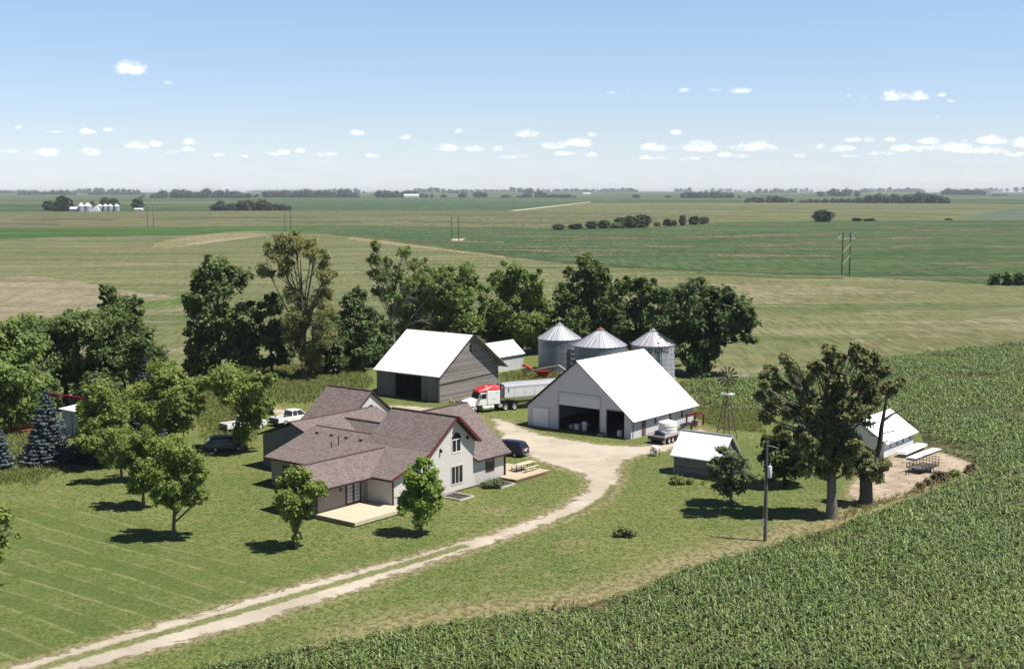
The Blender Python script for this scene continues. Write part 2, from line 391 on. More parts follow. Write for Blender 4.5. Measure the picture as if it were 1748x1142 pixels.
for pts in ([(1085,352.5),(1160,351.5),(1250,353),(1330,351),(1330,351.8),(1250,354),(1160,352.5),(1085,353.2)],
            [(1095,357),(1180,356.5),(1300,357.5),(1300,358.6),(1180,357.6),(1095,357.9)],
            [(1330,356.5),(1420,357.3),(1520,355.8),(1640,356.5),(1748,357.5),(1748,358.6),(1640,357.6),(1520,357),(1420,358.5),(1330,357.5)],
            [(1290,361.5),(1380,362.7),(1480,362.2),(1560,364.5),(1640,366),(1640,367.2),(1560,365.8),(1480,363.4),(1380,364),(1290,362.6)],
            [(1420,365.7),(1500,369.3),(1600,371.2),(1600,372.4),(1500,370.5),(1420,366.9)],
            [(1340,351),(1500,352),(1748,352.2),(1748,353),(1500,352.8),(1340,351.8)],
            [(1080,363.5),(1160,366.5),(1300,370),(1300,371),(1160,367.6),(1080,364.4)]):
    sheet('terrace_ridge', gp(pts), 0.01, field_mat('terrace_grass', (0.072, 0.088, 0.030), (0.09, 0.10, 0.038), (0.15, 0.15, 0.07), 0, 5, 0.02, 0.4), 1.5, 30)
for pts in ([(620,366.5),(760,366),(900,367.5),(900,369),(760,367.6),(620,368)],[(700,377.5),(850,380),(1000,379),(1000,381),(850,382.2),(700,379.2)],[(260,373),(400,371),(560,371.5),(560,373.2),(400,373),(260,375)],[(460,378),(620,378.6),(620,380.6),(460,380)],[(850,371),(1000,370.5),(1150,372),(1150,373.2),(1000,372.2),(850,372.6)],[(20,374.5),(120,373),(200,375),(200,376.6),(120,375),(20,376.3)],[(0,381),(100,382.5),(100,384.5),(0,383)]):
    sheet('terrace_ridge', gp(pts), 0.0, field_mat('terrace_grass', (0.072, 0.088, 0.030), (0.09, 0.10, 0.038), (0.15, 0.15, 0.07), 0, 5, 0.02, 0.4), 1.2, 20)
ditch = field_mat('ditch_grass', (0.045, 0.060, 0.022), (0.075, 0.090, 0.032), tan1, 0, 4, 0.05, 0.5)
sheet('ditch', gp([(560,398.5),(650,408),(800,427.5),(950,445.5),(1070,455),(1200,462),(1200,463.6),(1070,457.2),(950,448),(800,430),(650,410),(560,400)]), 0.0, ditch, 0.5, 10)
sheet('ditch', gp([(1520,466),(1600,458),(1660,451),(1700,447),(1748,439),(1748,440),(1700,448.6),(1660,453),(1600,460),(1520,467.6)]), 0.0, ditch, 0.4, 8)
sheet('tan_headland', gp([(600,403.5),(700,416),(800,429.5),(860,437),(860,441),(780,431),(690,421),(590,408)]), -0.01, field_mat('tan_grass_band', tan1, tan2, tan1, 0, 4, 0.05, 0.5), 0.8, 10)
sheet('soil_pad', gp([(770,408),(794,407),(790,411.5),(771,412)]), 0.0, gravel_far, 0.4, 4)
tanrows = field_mat('tan_rows', (0.150, 0.145, 0.070), (0.255, 0.220, 0.140), (0.095, 0.115, 0.038), R(9), 8, 0.03, 0.65, 3.4, 0.8, 0.5, 0.6)
sheet('stubble_patch', smooth_poly(gp([(1130,478),(1200,470),(1330,480),(1480,492),(1600,500),(1540,510),(1400,512),(1300,520),(1220,512)]), 2), -0.05, tanrows, 1.0, 6)
sheet('stubble_patch', smooth_poly(gp([(1430,585),(1500,560),(1620,548),(1748,538),(1900,535),(1900,572),(1748,580),(1600,594),(1500,606)]), 2), -0.05, tanrows, 1.0, 6)
sheet('field_headland', gp([(1190,464),(1320,470),(1440,472),(1440,476),(1300,474),(1190,468)]), -0.02, field_mat('headland_grass', (0.07, 0.09, 0.035), (0.09, 0.11, 0.04), tan1, 0, 6, 0.05, 0.4))
sheet('field_headland', gp([(1340,470),(1430,470.5),(1450,472),(1430,473),(1345,472)]), 0.0, tanrows, 0.4, 5)
def streak_fn(t):
    p = t.pos(); n = t.noise(0.06, 5, 0.7, t.map(p, scale=(0.5, 0.35, 1))); n2 = t.noise(0.7, 3, 0.7, t.map(p, scale=(1, 0.08, 1)))
    c = t.mix(n2, (0.125, 0.095, 0.055), (0.215, 0.165, 0.110))
    sh = t.n('ShaderNodeBsdfPrincipled', Base_Color=c, Roughness=0.95, Specular_IOR_Level=0.1)
    k = t.math('MULTIPLY', t.ss(n, 0.40, 0.56), t.ss(n2, 0.36, 0.54))
    return t.n('ShaderNodeMixShader', i0=k, i1=t.n('ShaderNodeBsdfTransparent'), i2=sh)
for pts in ([(1150,404),(1250,402.5),(1330,399),(1440,396.5),(1440,399),(1330,402.5),(1250,406),(1150,406.5)], [(1100,420),(1220,418.5),(1320,418),(1380,414),(1440,410),(1440,413),(1380,418),(1320,421.5),(1220,422),(1100,423)],
            [(1180,434),(1280,434),(1440,436),(1440,439),(1280,438),(1180,437)], [(1560,392.5),(1640,391),(1748,391),(1748,393.5),(1640,394),(1560,395)], [(1520,421),(1600,418.5),(1680,418),(1680,420.5),(1600,421.5),(1520,424.5)],
            [(1450,407),(1560,404),(1600,404),(1600,407),(1560,408),(1450,410)], [(700,411),(760,410.5),(860,412),(860,415),(760,413.5),(700,413)], [(830,425),(920,427),(1050,432),(1050,435),(920,430.5),(830,427.5)], [(950,407),(1050,405),(1120,406),(1120,408.5),(1050,408),(950,409)]):
    sheet('bare_streak', gp(pts), 0.02, material('bare_streak_soil', streak_fn), 0.6, 8)
# --- yard outlines
CORN = np.concatenate([gp([(330,1142),(560,1100),(700,1072),(850,1052),(980,1036),(1080,1010),(1180,968),(1290,938),(1420,900),(1500,872),(1590,840),(1665,806),(1672,796),(1640,782),(1580,762),(1568,735),(1530,716),(1450,706),(1300,704),(1190,697),(1168,672),(1160,652),(1280,645),(1400,628),(1510,610),(1748,583),(2100,555),(2300,700),(2100,1400),(-100,1400),(60,1230)])])
DRIVE = smooth_poly(gp([(-200,1196),(0,1138),(110,1107),(250,1067),(400,1025),(560,981),(700,948),(820,913),(900,886),(960,861),(992,838),(1000,822),(985,809),(950,798),(915,786),(880,772),(850,745),(838,722),(822,708),(770,698),(700,692),(640,690),(610,694),(600,706),(560,720),(500,702),(460,690),(440,700),(520,725),(640,735),(760,745),(830,716),(852,712),(880,722),(905,735),(960,748),(1030,757),(1085,762),(1115,757),(1165,737),(1195,728),(1215,735),(1180,755),(1150,768),(1110,776),(1078,783),(1062,797),(1066,817),(1056,840),(1030,860),(980,884),(900,911),(800,945),(700,978),(560,1027),(420,1072),(280,1110),(160,1142),(40,1174),(-200,1260)]), 2)
PAD = smooth_poly(gp([(1440,838),(1490,795),(1540,768),(1575,764),(1650,786),(1664,797),(1655,806),(1600,830),(1540,850),(1470,860)]), 1)
CENTER = smooth_poly(gp([(-200,1228),(0,1164),(100,1130),(250,1088),(400,1046),(560,1000),(700,960),(790,932)]), 2, False)
LAWN = gp([(-500,1500),(-100,1400),(60,1230),(330,1142),(560,1100),(850,1052),(1080,1010),(1290,938),(1420,900),(1500,872),(1665,806),(1672,796),(1640,782),(1580,762),(1568,735),(1450,706),(1300,704),(1190,697),(1168,672),(1150,650),(1080,610),(900,585),(760,600),(620,615),(440,622),(290,628),(200,625),(-60,640),(-500,700),(-900,900)])
def grid_sheet(name, poly, res, z, mat, margin, attrs, bbox=None):
    poly = np.asarray(poly)
    x0, y0 = poly.min(0) - margin - res; x1, y1 = poly.max(0) + margin + res
    if bbox is not None: x0, y0, x1, y1 = max(x0, bbox[0]), max(y0, bbox[1]), min(x1, bbox[2]), min(y1, bbox[3])
    nx = int((x1-x0)/res)+1; ny = int((y1-y0)/res)+1
    gx, gy = np.meshgrid(x0 + np.arange(nx)*res, y0 + np.arange(ny)*res)
    P = np.stack([gx.ravel(), gy.ravel()], 1)
    S = sdf(P, poly); keep = (S < margin).reshape(ny, nx)
    cell = keep[:-1, :-1] & keep[1:, :-1] & keep[:-1, 1:] & keep[1:, 1:]
    jj, ii = np.nonzero(cell); idx = np.arange(nx*ny).reshape(ny, nx)
    Q = np.stack([idx[jj, ii], idx[jj, ii+1], idx[jj+1, ii+1], idx[jj+1, ii]], 1)
    used = np.unique(Q); re = np.full(nx*ny, -1); re[used] = np.arange(len(used)); Q = re[Q]; P2 = P[used]
    A = {'edge': S[used]}
    for k, fn in attrs.items(): A[k] = fn(P2)
    V = np.concatenate([P2, np.full((len(P2), 1), z)], 1)
    return structure(np_mesh(name, V, Q, mat, attr=A))
def grass_color(t, p):
    n1 = t.noise(0.055, 4, 0.6, p); n2 = t.noise(0.42, 4, 0.65, p, 0.6); n3 = t.noise(1.9, 5, 0.78, t.map(p, scale=(1, 0.7, 1)), 0.3); n4 = t.noise(4.2, 4, 0.75, t.map(p, scale=(1, 0.7, 1)))
    c = t.mix(t.ss(n1, 0.36, 0.64), (0.094, 0.136, 0.030), (0.146, 0.174, 0.046))
    c = t.mix(t.math('MULTIPLY', t.ss(n2, 0.46, 0.64), 0.45), c, (0.215, 0.205, 0.085))
    c = t.mix(t.math('MULTIPLY', t.ss(n3, 0.47, 0.57), 0.72), c, (0.046, 0.064, 0.013))
    c = t.mix(t.math('MULTIPLY', t.ss(n4, 0.50, 0.60), 0.55), c, (0.275, 0.275, 0.125))
    c = t.mix(t.math('MULTIPLY', t.ss(n4, 0.44, 0.34), 0.45), c, (0.050, 0.068, 0.014))
    return c, n1, n2, n3
def lawn_fn(t):
    p = t.pos(); c, n1, n2, n3 = grass_color(t, p)
    # mowing passes on the open front lawn
    q = t.xyz(t.map(p, rot=(0, 0, -PHI)))
    w = t.math('ADD', q[1], t.math('MULTIPLY', t.noise(0.06, 2, 0.5, p), 2.4))
    saw = t.math('FRACT', t.math('MULTIPLY', w, 1/2.5))
    line = t.math('MULTIPLY', t.ss(saw, 0.80, 0.93), t.ss(saw, 1.0, 0.96))
    alt = t.ss(t.math('SINE', t.math('MULTIPLY', w, math.pi/2.5)), -0.4, 0.4)
    mow = t.attr('mow')
    c = t.mix(t.math('MULTIPLY', mow, 0.35), c, (0.085, 0.125, 0.028))
    c = t.mix(t.math('MULTIPLY', mow, t.math('MULTIPLY', line, t.math('MULTIPLY', t.ss(n2, 0.36, 0.56), 0.55))), c, (0.27, 0.27, 0.125))
    c = t.mix(t.math('MULTIPLY', mow, t.math('MULTIPLY', alt, 0.26)), c, (0.060, 0.094, 0.020))
    # dry ground by the corn, along the drive and in patches
    dc = t.attr('dcorn'); dd = t.attr('ddrive'); wob = t.math('MULTIPLY', t.math('SUBTRACT', n2, 0.5), 9.0)
    dry = t.math('MULTIPLY', t.ss(t.math('ADD', dc, wob), 6.0, 1.0), t.attr('dryzone'))
    dry = t.math('MAXIMUM', dry, t.math('MULTIPLY', t.ss(t.math('ADD', dd, t.math('MULTIPLY', wob, 0.25)), 0.9, 0.0), 0.75))
    pat = t.math('MULTIPLY', t.ss(t.noise(0.13, 5, 0.65, p, 0.5), 0.54, 0.72), t.math('ADD', 0.25, t.attr('rough')))
    dry = t.math('MAXIMUM', dry, pat, clamp=True)
    dcol = t.mix(t.ss(n3, 0.58, 0.44), (0.135, 0.115, 0.050), (0.315, 0.260, 0.150))
    c = t.mix(t.math('MULTIPLY', dry, 0.80), c, dcol)
    h = t.math('ADD', t.noise(2.6, 4, 0.7, p), t.math('MULTIPLY', t.noise(12.0, 2, 0.6, p), 0.5))
    return {'Base_Color': c, 'Roughness': 0.9, 'Specular_IOR_Level': 0.12, 'Normal': t.bump(h, 0.9, 0.14)}
lawn_m = material('lawn_grass', lawn_fn)
LBB = (-75, 60, 60, 235)
def f_mow(P):
    m = sdf(P, gp([(-400,1500),(-400,850),(0,850),(180,860),(300,900),(520,950),(760,915),(780,930),(400,1040),(0,1180)]))
    return np.clip(-m/4, 0, 1)
def f_dry(P):
    m = sdf(P, gp([(300,1200),(600,1000),(850,960),(1000,950),(1220,860),(1400,800),(1700,750),(1800,900),(1300,1200)]))
    return np.clip(-m/6, 0, 1)
def f_rough(P):
    a = np.clip(-sdf(P, gp([(620,940),(660,905),(760,860),(900,830),(985,822),(990,840),(880,890),(700,935)]))/2, 0, 1)*.5
    b = np.clip(-sdf(P, gp([(700,990),(860,930),(1050,870),(1150,900),(1060,1010),(880,1060),(600,1080)]))/4, 0, 1)*.40
    c = np.clip(-sdf(P, gp([(1170,740),(1190,700),(1300,705),(1310,760),(1260,790)]))/3, 0, 1)*.5
    return np.maximum(np.maximum(a, b), c)
grid_sheet('lawn', LAWN, 0.8, 0.0, lawn_m, 2.6, {'mow': f_mow, 'dcorn': lambda P: sdf(P, CORN), 'ddrive': lambda P: np.minimum(sdf(P, DRIVE), sdf(P, PAD)), 'dryzone': f_dry, 'rough': f_rough}, LBB)
def gravel_fn(t):
    p = t.pos(); e = t.attr('edge'); ce = t.attr('center')
    n1 = t.noise(0.16, 4, 0.6, p, 0.5); n2 = t.noise(1.3, 5, 0.7, p); n3 = t.noise(14.0, 2, 0.6, p); n4 = t.noise(0.5, 5, 0.7, p, 1.0)
    c = t.mix(t.ss(n1, 0.3, 0.7), (0.36, 0.312, 0.242), (0.47, 0.418, 0.338))
    c = t.mix(t.math('MULTIPLY', t.ss(n4, 0.5, 0.7), 0.35), c, (0.27, 0.22, 0.14))
    c = t.mix(t.math('MULTIPLY', t.ss(n3, 0.45, 0.75), 0.3), c, (0.60, 0.55, 0.46))
    g, _, _, _ = grass_color(t, p)
    gc = t.math('ADD', t.ss(t.math('ADD', ce, t.math('MULTIPLY', t.math('SUBTRACT', n2, 0.5), 1.3)), 0.75, 0.35), 0.0)
    pe = t.math('ADD', e, t.math('ADD', t.math('MULTIPLY', t.math('SUBTRACT', n2, 0.5), 1.5), t.math('MULTIPLY', t.math('SUBTRACT', n4, 0.5), 3.4)))
    tuft = t.math('MULTIPLY', t.ss(t.noise(0.33, 5, 0.72, p, 0.8), 0.60, 0.68), t.ss(e, -7.0, -1.0))
    c = t.mix(t.math('MAXIMUM', t.math('MULTIPLY', gc, 0.95), t.math('MULTIPLY', tuft, 0.8)), c, t.mix(0.25, g, (0.20, 0.17, 0.09)))
    sh = t.n('ShaderNodeBsdfPrincipled', Base_Color=c, Roughness=0.95, Specular_IOR_Level=0.1, Normal=t.bump(t.math('ADD', n2, t.math('MULTIPLY', n3, 0.3)), 0.5, 0.06))
    tr = t.n('ShaderNodeBsdfTransparent')
    return t.n('ShaderNodeMixShader', i0=t.ss(pe, -0.95, -0.25), i1=sh, i2=tr)
grid_sheet('driveway', DRIVE, 0.5, 0.006, material('gravel', gravel_fn), 0.9, {'center': lambda P: np.minimum(dist_line(P, CENTER), dist_line(P, gp([(955,888),(1000,870),(1034,848),(1048,828)])) + 0.12)}, (-60, 70, 40, 190))
def pad_fn(t):
    p = t.pos(); e = t.attr('edge')
    q = t.map(p, rot=(0, 0, -PHI))
    br = t.n('ShaderNodeTexBrick', 1, {'offset': 0.37, 'squash_frequency': 3}, Vector=t.n('ShaderNodeVectorMath', 0, {'operation': 'ADD'}, i0=q, i1=t.n('ShaderNodeVectorMath', 0, {'operation': 'SCALE'}, i0=t.noise(0.7, 3, 0.6, p, out=1), Scale=0.8)), Scale=1.0, Mortar_Size=0.10, Mortar_Smooth=0.6, Brick_Width=2.6, Row_Height=1.05)
    n1 = t.noise(0.5, 4, 0.6, p); n2 = t.noise(1.6, 5, 0.7, p)
    c = t.mix(t.ss(n1, 0.3, 0.7), (0.30, 0.235, 0.165), (0.44, 0.365, 0.28))
    c = t.mix(t.math('MULTIPLY', br, t.ss(n2, 0.30, 0.6)), c, (0.135, 0.10, 0.055))
    pe = t.math('ADD', e, t.math('MULTIPLY', t.math('SUBTRACT', n2, 0.5), 2.2))
    sh = t.n('ShaderNodeBsdfPrincipled', Base_Color=c, Roughness=0.95, Specular_IOR_Level=0.1)
    return t.n('ShaderNodeMixShader', i0=t.ss(pe, -0.3, 0.2), i1=sh, i2=t.n('ShaderNodeBsdfTransparent'))
grid_sheet('paved_pad', PAD, 0.5, 0.006, material('old_paving', pad_fn), 0.9, {})
def cornsoil_fn(t):
    p = t.pos(); n = t.noise(0.25, 4, 0.6, p); n2 = t.noise(2.0, 3, 0.7, p)
    c = t.mix(t.ss(n, 0.38, 0.62), (0.036, 0.044, 0.016), (0.150, 0.125, 0.070))
    c = t.mix(t.math('MULTIPLY', t.ss(n2, 0.4, 0.6), 0.6), c, (0.030, 0.040, 0.014))
    return {'Base_Color': c, 'Roughness': 0.95, 'Specular_IOR_Level': 0.1}
sheet('corn_field', CORN, 0.004, material('corn_soil', cornsoil_fn))
# --- the corn itself: rows of arching-leaved plants, one object
def corn_crop():
    rng = np.random.default_rng(11)
    xa = np.array(XA.xy); ya = np.array(YA.xy)
    b = CORN; u = b @ xa; v = b @ ya
    us = np.arange(u.min(), u.max(), 0.88)
    pts = []
    for uu in us:
        vv = np.arange(v.min(), v.max(), 0.185); vv = vv + rng.normal(0, 0.05, len(vv))
        uo = uu + rng.normal(0, 0.035, len(vv))
        pts.append(uo[:, None]*xa + vv[:, None]*ya)
    P = np.concatenate(pts)
    d = P[:, 1]; ppx = CX + F_*P[:, 0]/np.maximum(d, 1)
    ppy = YH + 2213*30/np.maximum(d, 1)
    ok = (d > 74) & (ppx > -40) & (ppx < 1800) & (ppy < 1185)
    P = P[ok]; P = P[sdf(P, CORN) < -0.2]
    d = P[:, 1]
    keep = rng.random(len(P)) < np.where(d < 120, 0.88, np.where(d < 160, 0.60, 0.45))
    P = P[keep]
    # thin, weedy spots and field wobble
    def fld(P, s, ph):
        return (np.sin(P[:, 0]/s+ph)+np.sin(P[:, 1]/s*1.3+ph*2)+np.sin((P[:, 0]+P[:, 1])/s*.7+ph*3.1)+np.sin((P[:, 0]-1.7*P[:, 1])/s*.45+ph))/4
    h1 = fld(P, 4.0, 1.3); h2 = fld(P, 1.7, 4.0)
    P = P[rng.random(len(P)) < np.clip(1.0 - np.clip(h1*0.95+h2*0.6-0.30, 0, 1)*2.0, 0.08, 1)]
    d = P[:, 1]; hh = 0.95 + 0.16*fld(P, 6.0, 2.2)
    e = -sdf(P, CORN); hh *= np.clip(0.66 + e*0.09, 0.66, 1)
    Vs = []; Ts = []
    for lo, hi, K, wm in ((0, 112, 7, 1.0), (112, 150, 6, 1.25), (150, 400, 5, 1.7)):
        s = (d >= lo) & (d < hi); q = P[s]; N = len(q)
        if N == 0: continue
        H = hh[s] * rng.normal(1, 0.13, N).clip(.6, 1.35)
        az0 = rng.uniform(0, 2*math.pi, N)
        k = np.arange(K)[None, :]
        az = az0[:, None] + math.pi*k + rng.normal(0, 0.35, (N, K))
        zb = H[:, None]*(0.12 + 0.62*(k+0.5)/K) + rng.normal(0, 0.03, (N, K))
        Ln = H[:, None]*(0.56 - 0.20*np.abs(k/K-0.45)*2)*rng.normal(1, 0.15, (N, K)).clip(.6, 1.5)
        wd = 0.044*wm*rng.normal(1, 0.15, (N, K)).clip(.6, 1.5)
        up = rng.normal(1.15, 0.25, (N, K)); dn = rng.normal(1.35, 0.25, (N, K))
        tt = np.array([0.0, 0.38, 0.72, 1.0]); wf = np.array([0.7, 1.0, 0.72, 0.06])
        r = Ln[..., None]*tt*0.92
        z = zb[..., None] + Ln[..., None]*(up[..., None]*tt - dn[..., None]*tt**2.0)
        z = np.maximum(z, 0.05)
        dx, dy = np.cos(az), np.sin(az)
        cx = q[:, 0][:, None, None] + r*dx[..., None]; cy = q[:, 1][:, None, None] + r*dy[..., None]
        ox = -dy[..., None]*wd[..., None]*wf; oy = dx[..., None]*wd[..., None]*wf
        tw = rng.normal(0, 0.35, (N, K))[..., None]*wd[..., None]*wf*np.array([0, .5, 1, 1])
        L_ = np.stack([cx+ox, cy+oy, z+tw], -1); R_ = np.stack([cx-ox, cy-oy, z-tw], -1)
        Vs.append(np.stack([L_, R_], 3).reshape(-1, 3))              # N,K,4,2
        Ts.append(np.repeat((rng.random((N, K))*0.6 + (rng.random(N)*0.4)[:, None]).ravel(), 8))
    V = np.concatenate(Vs); T = np.concatenate(Ts); nl = len(V)//8
    b0 = (np.arange(nl)*8)[:, None, None]; q = np.array([[0, 1, 3, 2], [2, 3, 5, 4], [4, 5, 7, 6]])[None]
    Q = (b0 + q).reshape(-1, 4)
    def fn(t):
        k = t.attr('tint'); n = t.noise(0.08, 3, 0.6, t.pos())
        c = t.mix(k, (0.030, 0.076, 0.013), (0.245, 0.315, 0.098))
        c = t.mix(t.math('MULTIPLY', t.ss(n, 0.4, 0.7), 0.45), c, (0.175, 0.225, 0.050))
        p = t.n('ShaderNodeBsdfPrincipled', Base_Color=c, Roughness=0.48, Specular_IOR_Level=0.42)
        tr = t.n('ShaderNodeBsdfTranslucent', Color=t.mix(0.5, c, (0.16, 0.24, 0.04)))
        return t.n('ShaderNodeMixShader', i0=0.14, i1=p, i2=tr)
    o = np_mesh('corn_crop', V, Q, material('corn_leaf', fn), attr={'tint': T}, smooth=False)
    tag(o, 'rows of waist-high green corn plants in the field right of the drive', 'corn'); o['kind'] = 'stuff'
    print('corn plants', sum(len(x) for x in Vs)//8, 'quads', len(Q))
corn_crop()
# ================================================================== buildings
def Lp(o, p):                               # world -> farm-grid coordinates about o
    q = Vector(p) - o; return Vector((q.dot(XA), q.dot(YA), q.z))
def ray_to(o, px, py, axis, val):           # where a photo point meets the vertical plane x=val or y=val of a building
    a = G(px, py, 0.0); c = Vector((0, 0, CAMH)); d = a - c
    n = XA if axis == 'x' else YA
    t_ = (val - (c - o).dot(n)) / d.dot(n); return Lp(o, c + d*t_)
def siding_mat(name, col, pitch=0.18, var=0.08, dirt=0.12, vertical=False, depth=0.5):
    def fn(t):
        uv = t.uv(); u = t.xyz(uv)[0 if vertical else 1]
        fr = t.math('FRACT', t.math('MULTIPLY', u, 1/pitch))
        gap = t.ss(fr, 0.86, 0.97)
        n = t.noise(0.7, 5, 0.65, t.obj()); n2 = t.noise(9.0, 3, 0.6, t.map(t.obj(), scale=(1, 1, 0.15)))
        c = t.mix(n, tuple(x*(1-var) for x in col), tuple(min(x*(1+var), 0.9) for x in col))
        c = t.mix(t.math('MULTIPLY', t.ss(n2, 0.5, 0.8), dirt), c, (0.22, 0.20, 0.17))
        c = t.mix(t.math('MULTIPLY', gap, depth), c, tuple(x*0.45 for x in col))
        return {'Base_Color': c, 'Roughness': 0.7, 'Specular_IOR_Level': 0.25, 'Normal': t.bump(t.math('SUBTRACT', 1.0, fr) if not vertical else t.math('SUBTRACT', 1.0, gap), 0.5, 0.03)}
    return material(name, fn)
def shingle_fn(t):
    uv = t.uv()
    br = t.t.nodes.new('ShaderNodeTexBrick'); br.offset = 0.5
    t.put(br.inputs['Vector'], uv); br.inputs['Scale'].default_value = 1.0
    br.inputs['Brick Width'].default_value = 0.34; br.inputs['Row Height'].default_value = 0.155
    br.inputs['Mortar Size'].default_value = 0.012; br.inputs['Mortar Smooth'].default_value = 0.3
    t.put(br.inputs['Color1'], (0.0, 0.0, 0.0)); t.put(br.inputs['Color2'], (1.0, 1.0, 1.0)); t.put(br.inputs['Mortar'], (0.3, 0.3, 0.3))
    wn = br.outputs[0]; mo = br.outputs[1]
    n = t.noise(0.35, 4, 0.6, t.obj()); n2 = t.noise(7.0, 4, 0.7, t.obj()); n3 = t.noise(28.0, 2, 0.6, t.obj())
    c = t.mix(wn, (0.112, 0.086, 0.080), (0.245, 0.196, 0.186))
    c = t.mix(t.math('MULTIPLY', t.ss(n2, 0.35, 0.75), 0.5), c, (0.295, 0.247, 0.234))
    c = t.mix(t.math('MULTIPLY', n, 0.35), c, (0.165, 0.130, 0.126))
    c = t.mix(t.math('MULTIPLY', mo, 0.75), c, (0.055, 0.038, 0.037))
    return {'Base_Color': c, 'Roughness': 0.92, 'Specular_IOR_Level': 0.15, 'Normal': t.bump(t.math('ADD', t.math('SUBTRACT', wn, mo), n3), 0.6, 0.02)}
M_shingle = material('brown_shingles', shingle_fn)
M_siding = siding_mat('grey_lap_siding', (0.56, 0.535, 0.51), 0.17, 0.05, 0.10, depth=0.4)
M_siding_shade = siding_mat('vertical_siding', (0.27, 0.245, 0.228), 0.30, 0.05, 0.08, vertical=True, depth=0.3)  # darker base colour carries the shade of the deck wall
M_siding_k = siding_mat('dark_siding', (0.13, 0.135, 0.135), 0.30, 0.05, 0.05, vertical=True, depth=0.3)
M_fascia = plain('dark_red_fascia', (0.135, 0.030, 0.032), 0.5)
M_eave = plain('brown_eave_board', (0.065, 0.028, 0.026), 0.5)
M_trim = plain('dark_brown_trim', (0.040, 0.022, 0.020), 0.5)
M_white = plain('white_paint', (0.78, 0.78, 0.77), 0.45, var=0.03)
M_cream = plain('cream_frame', (0.55, 0.52, 0.48), 0.5, var=0.04)
M_black = plain('black_rubber', (0.018, 0.018, 0.019), 0.8, var=0.2)
M_dark = plain('dark_steel', (0.045, 0.045, 0.05), 0.5, 0.4)
M_found = plain('concrete', (0.36, 0.35, 0.33), 0.9, var=0.15, scale=3)
def glass_fn(t): return {'Base_Color': (0.018, 0.022, 0.026), 'Roughness': 0.06, 'Specular_IOR_Level': 0.6}
M_glass = material('window_glass', glass_fn)
def wood_mat(name, a, b, pitch=0.14, vertical=False):
    def fn(t):
        uv = t.uv(); xy = t.xyz(uv); u = xy[0 if vertical else 1]
        fr = t.math('FRACT', t.math('MULTIPLY', u, 1/pitch)); fl = t.math('FLOOR', t.math('MULTIPLY', u, 1/pitch))
        w = t.n('ShaderNodeTexWhiteNoise', 0, {'noise_dimensions': '1D'}, W=fl)
        sc = (0.25, 3, 1) if not vertical else (3, 0.25, 1)
        n = t.noise(6.0, 5, 0.7, t.map(uv, scale=sc)); n2 = t.noise(0.6, 4, 0.6, t.map(uv, scale=sc))
        c = t.mix(t.math('ADD', t.math('MULTIPLY', w, 0.45), t.math('MULTIPLY', n, 0.55)), a, b)
        c = t.mix(t.math('MULTIPLY', t.ss(n2, 0.5, 0.7), 0.35), c, tuple(x*0.6 for x in a))
        gap = t.ss(t.math('ABSOLUTE', t.math('SUBTRACT', fr, 0.5)), 0.44, 0.485)
        c = t.mix(t.math('MULTIPLY', gap, 0.8), c, tuple(x*0.25 for x in a))
        return {'Base_Color': c, 'Roughness': 0.88, 'Specular_IOR_Level': 0.15, 'Normal': t.bump(t.math('SUBTRACT', n, gap), 0.5, 0.02)}
    return material(name, fn)
M_deck = wood_mat('new_deck_boards', (0.50, 0.43, 0.30), (0.62, 0.55, 0.41), 0.14, vertical=True)
M_deckrim = wood_mat('deck_rim', (0.20, 0.13, 0.08), (0.30, 0.20, 0.12), 0.25)
M_barnwood = wood_mat('weathered_boards', (0.085, 0.074, 0.069), (0.390, 0.355, 0.335), 0.20)
M_barnvert = wood_mat('weathered_upright_boards', (0.10, 0.105, 0.105), (0.19, 0.195, 0.195), 0.24, vertical=True)
M_shedwood = wood_mat('dark_weathered_boards', (0.085, 0.088, 0.09), (0.25, 0.25, 0.25), 0.18)
def metal_roof_mat(name, col, pitch=0.23, rough=0.42, dirt=0.05):
    def fn(t):
        uv = t.uv(); u = t.xyz(uv)[0]
        fr = t.math('FRACT', t.math('MULTIPLY', u, 1/pitch))
        rib = t.math('ABSOLUTE', t.math('SUBTRACT', fr, 0.5))
        n = t.noise(0.5, 5, 0.65, t.map(t.obj(), scale=(1, 1, 0.3)))
        c = t.mix(n, col, tuple(x*(1-dirt) for x in col))
        c = t.mix(t.math('MULTIPLY', t.ss(t.noise(1.1, 5, 0.75, t.obj()), 0.62, 0.75), dirt*2), c, (0.35, 0.30, 0.26))
        return {'Base_Color': c, 'Roughness': rough, 'Specular_IOR_Level': 0.3, 'Normal': t.bump(t.ss(rib, 0.3, 0.48), 0.4, 0.025)}
    return material(name, fn)
M_wroof = metal_roof_mat('white_metal_roof', (0.88, 0.88, 0.88))
M_wroof2 = metal_roof_mat('old_white_metal_roof', (0.86, 0.86, 0.87), dirt=0.06)
M_wwall = siding_mat('white_metal_siding', (0.58, 0.56, 0.61), 0.23, 0.03, 0.10, vertical=True, depth=0.16)
M_wboard = siding_mat('white_board_siding', (0.66, 0.655, 0.66), 0.14, 0.05, 0.30, depth=0.25)
M_pboard = wood_mat('white_upright_boards', (0.42, 0.42, 0.43), (0.62, 0.62, 0.63), 0.3, vertical=True)
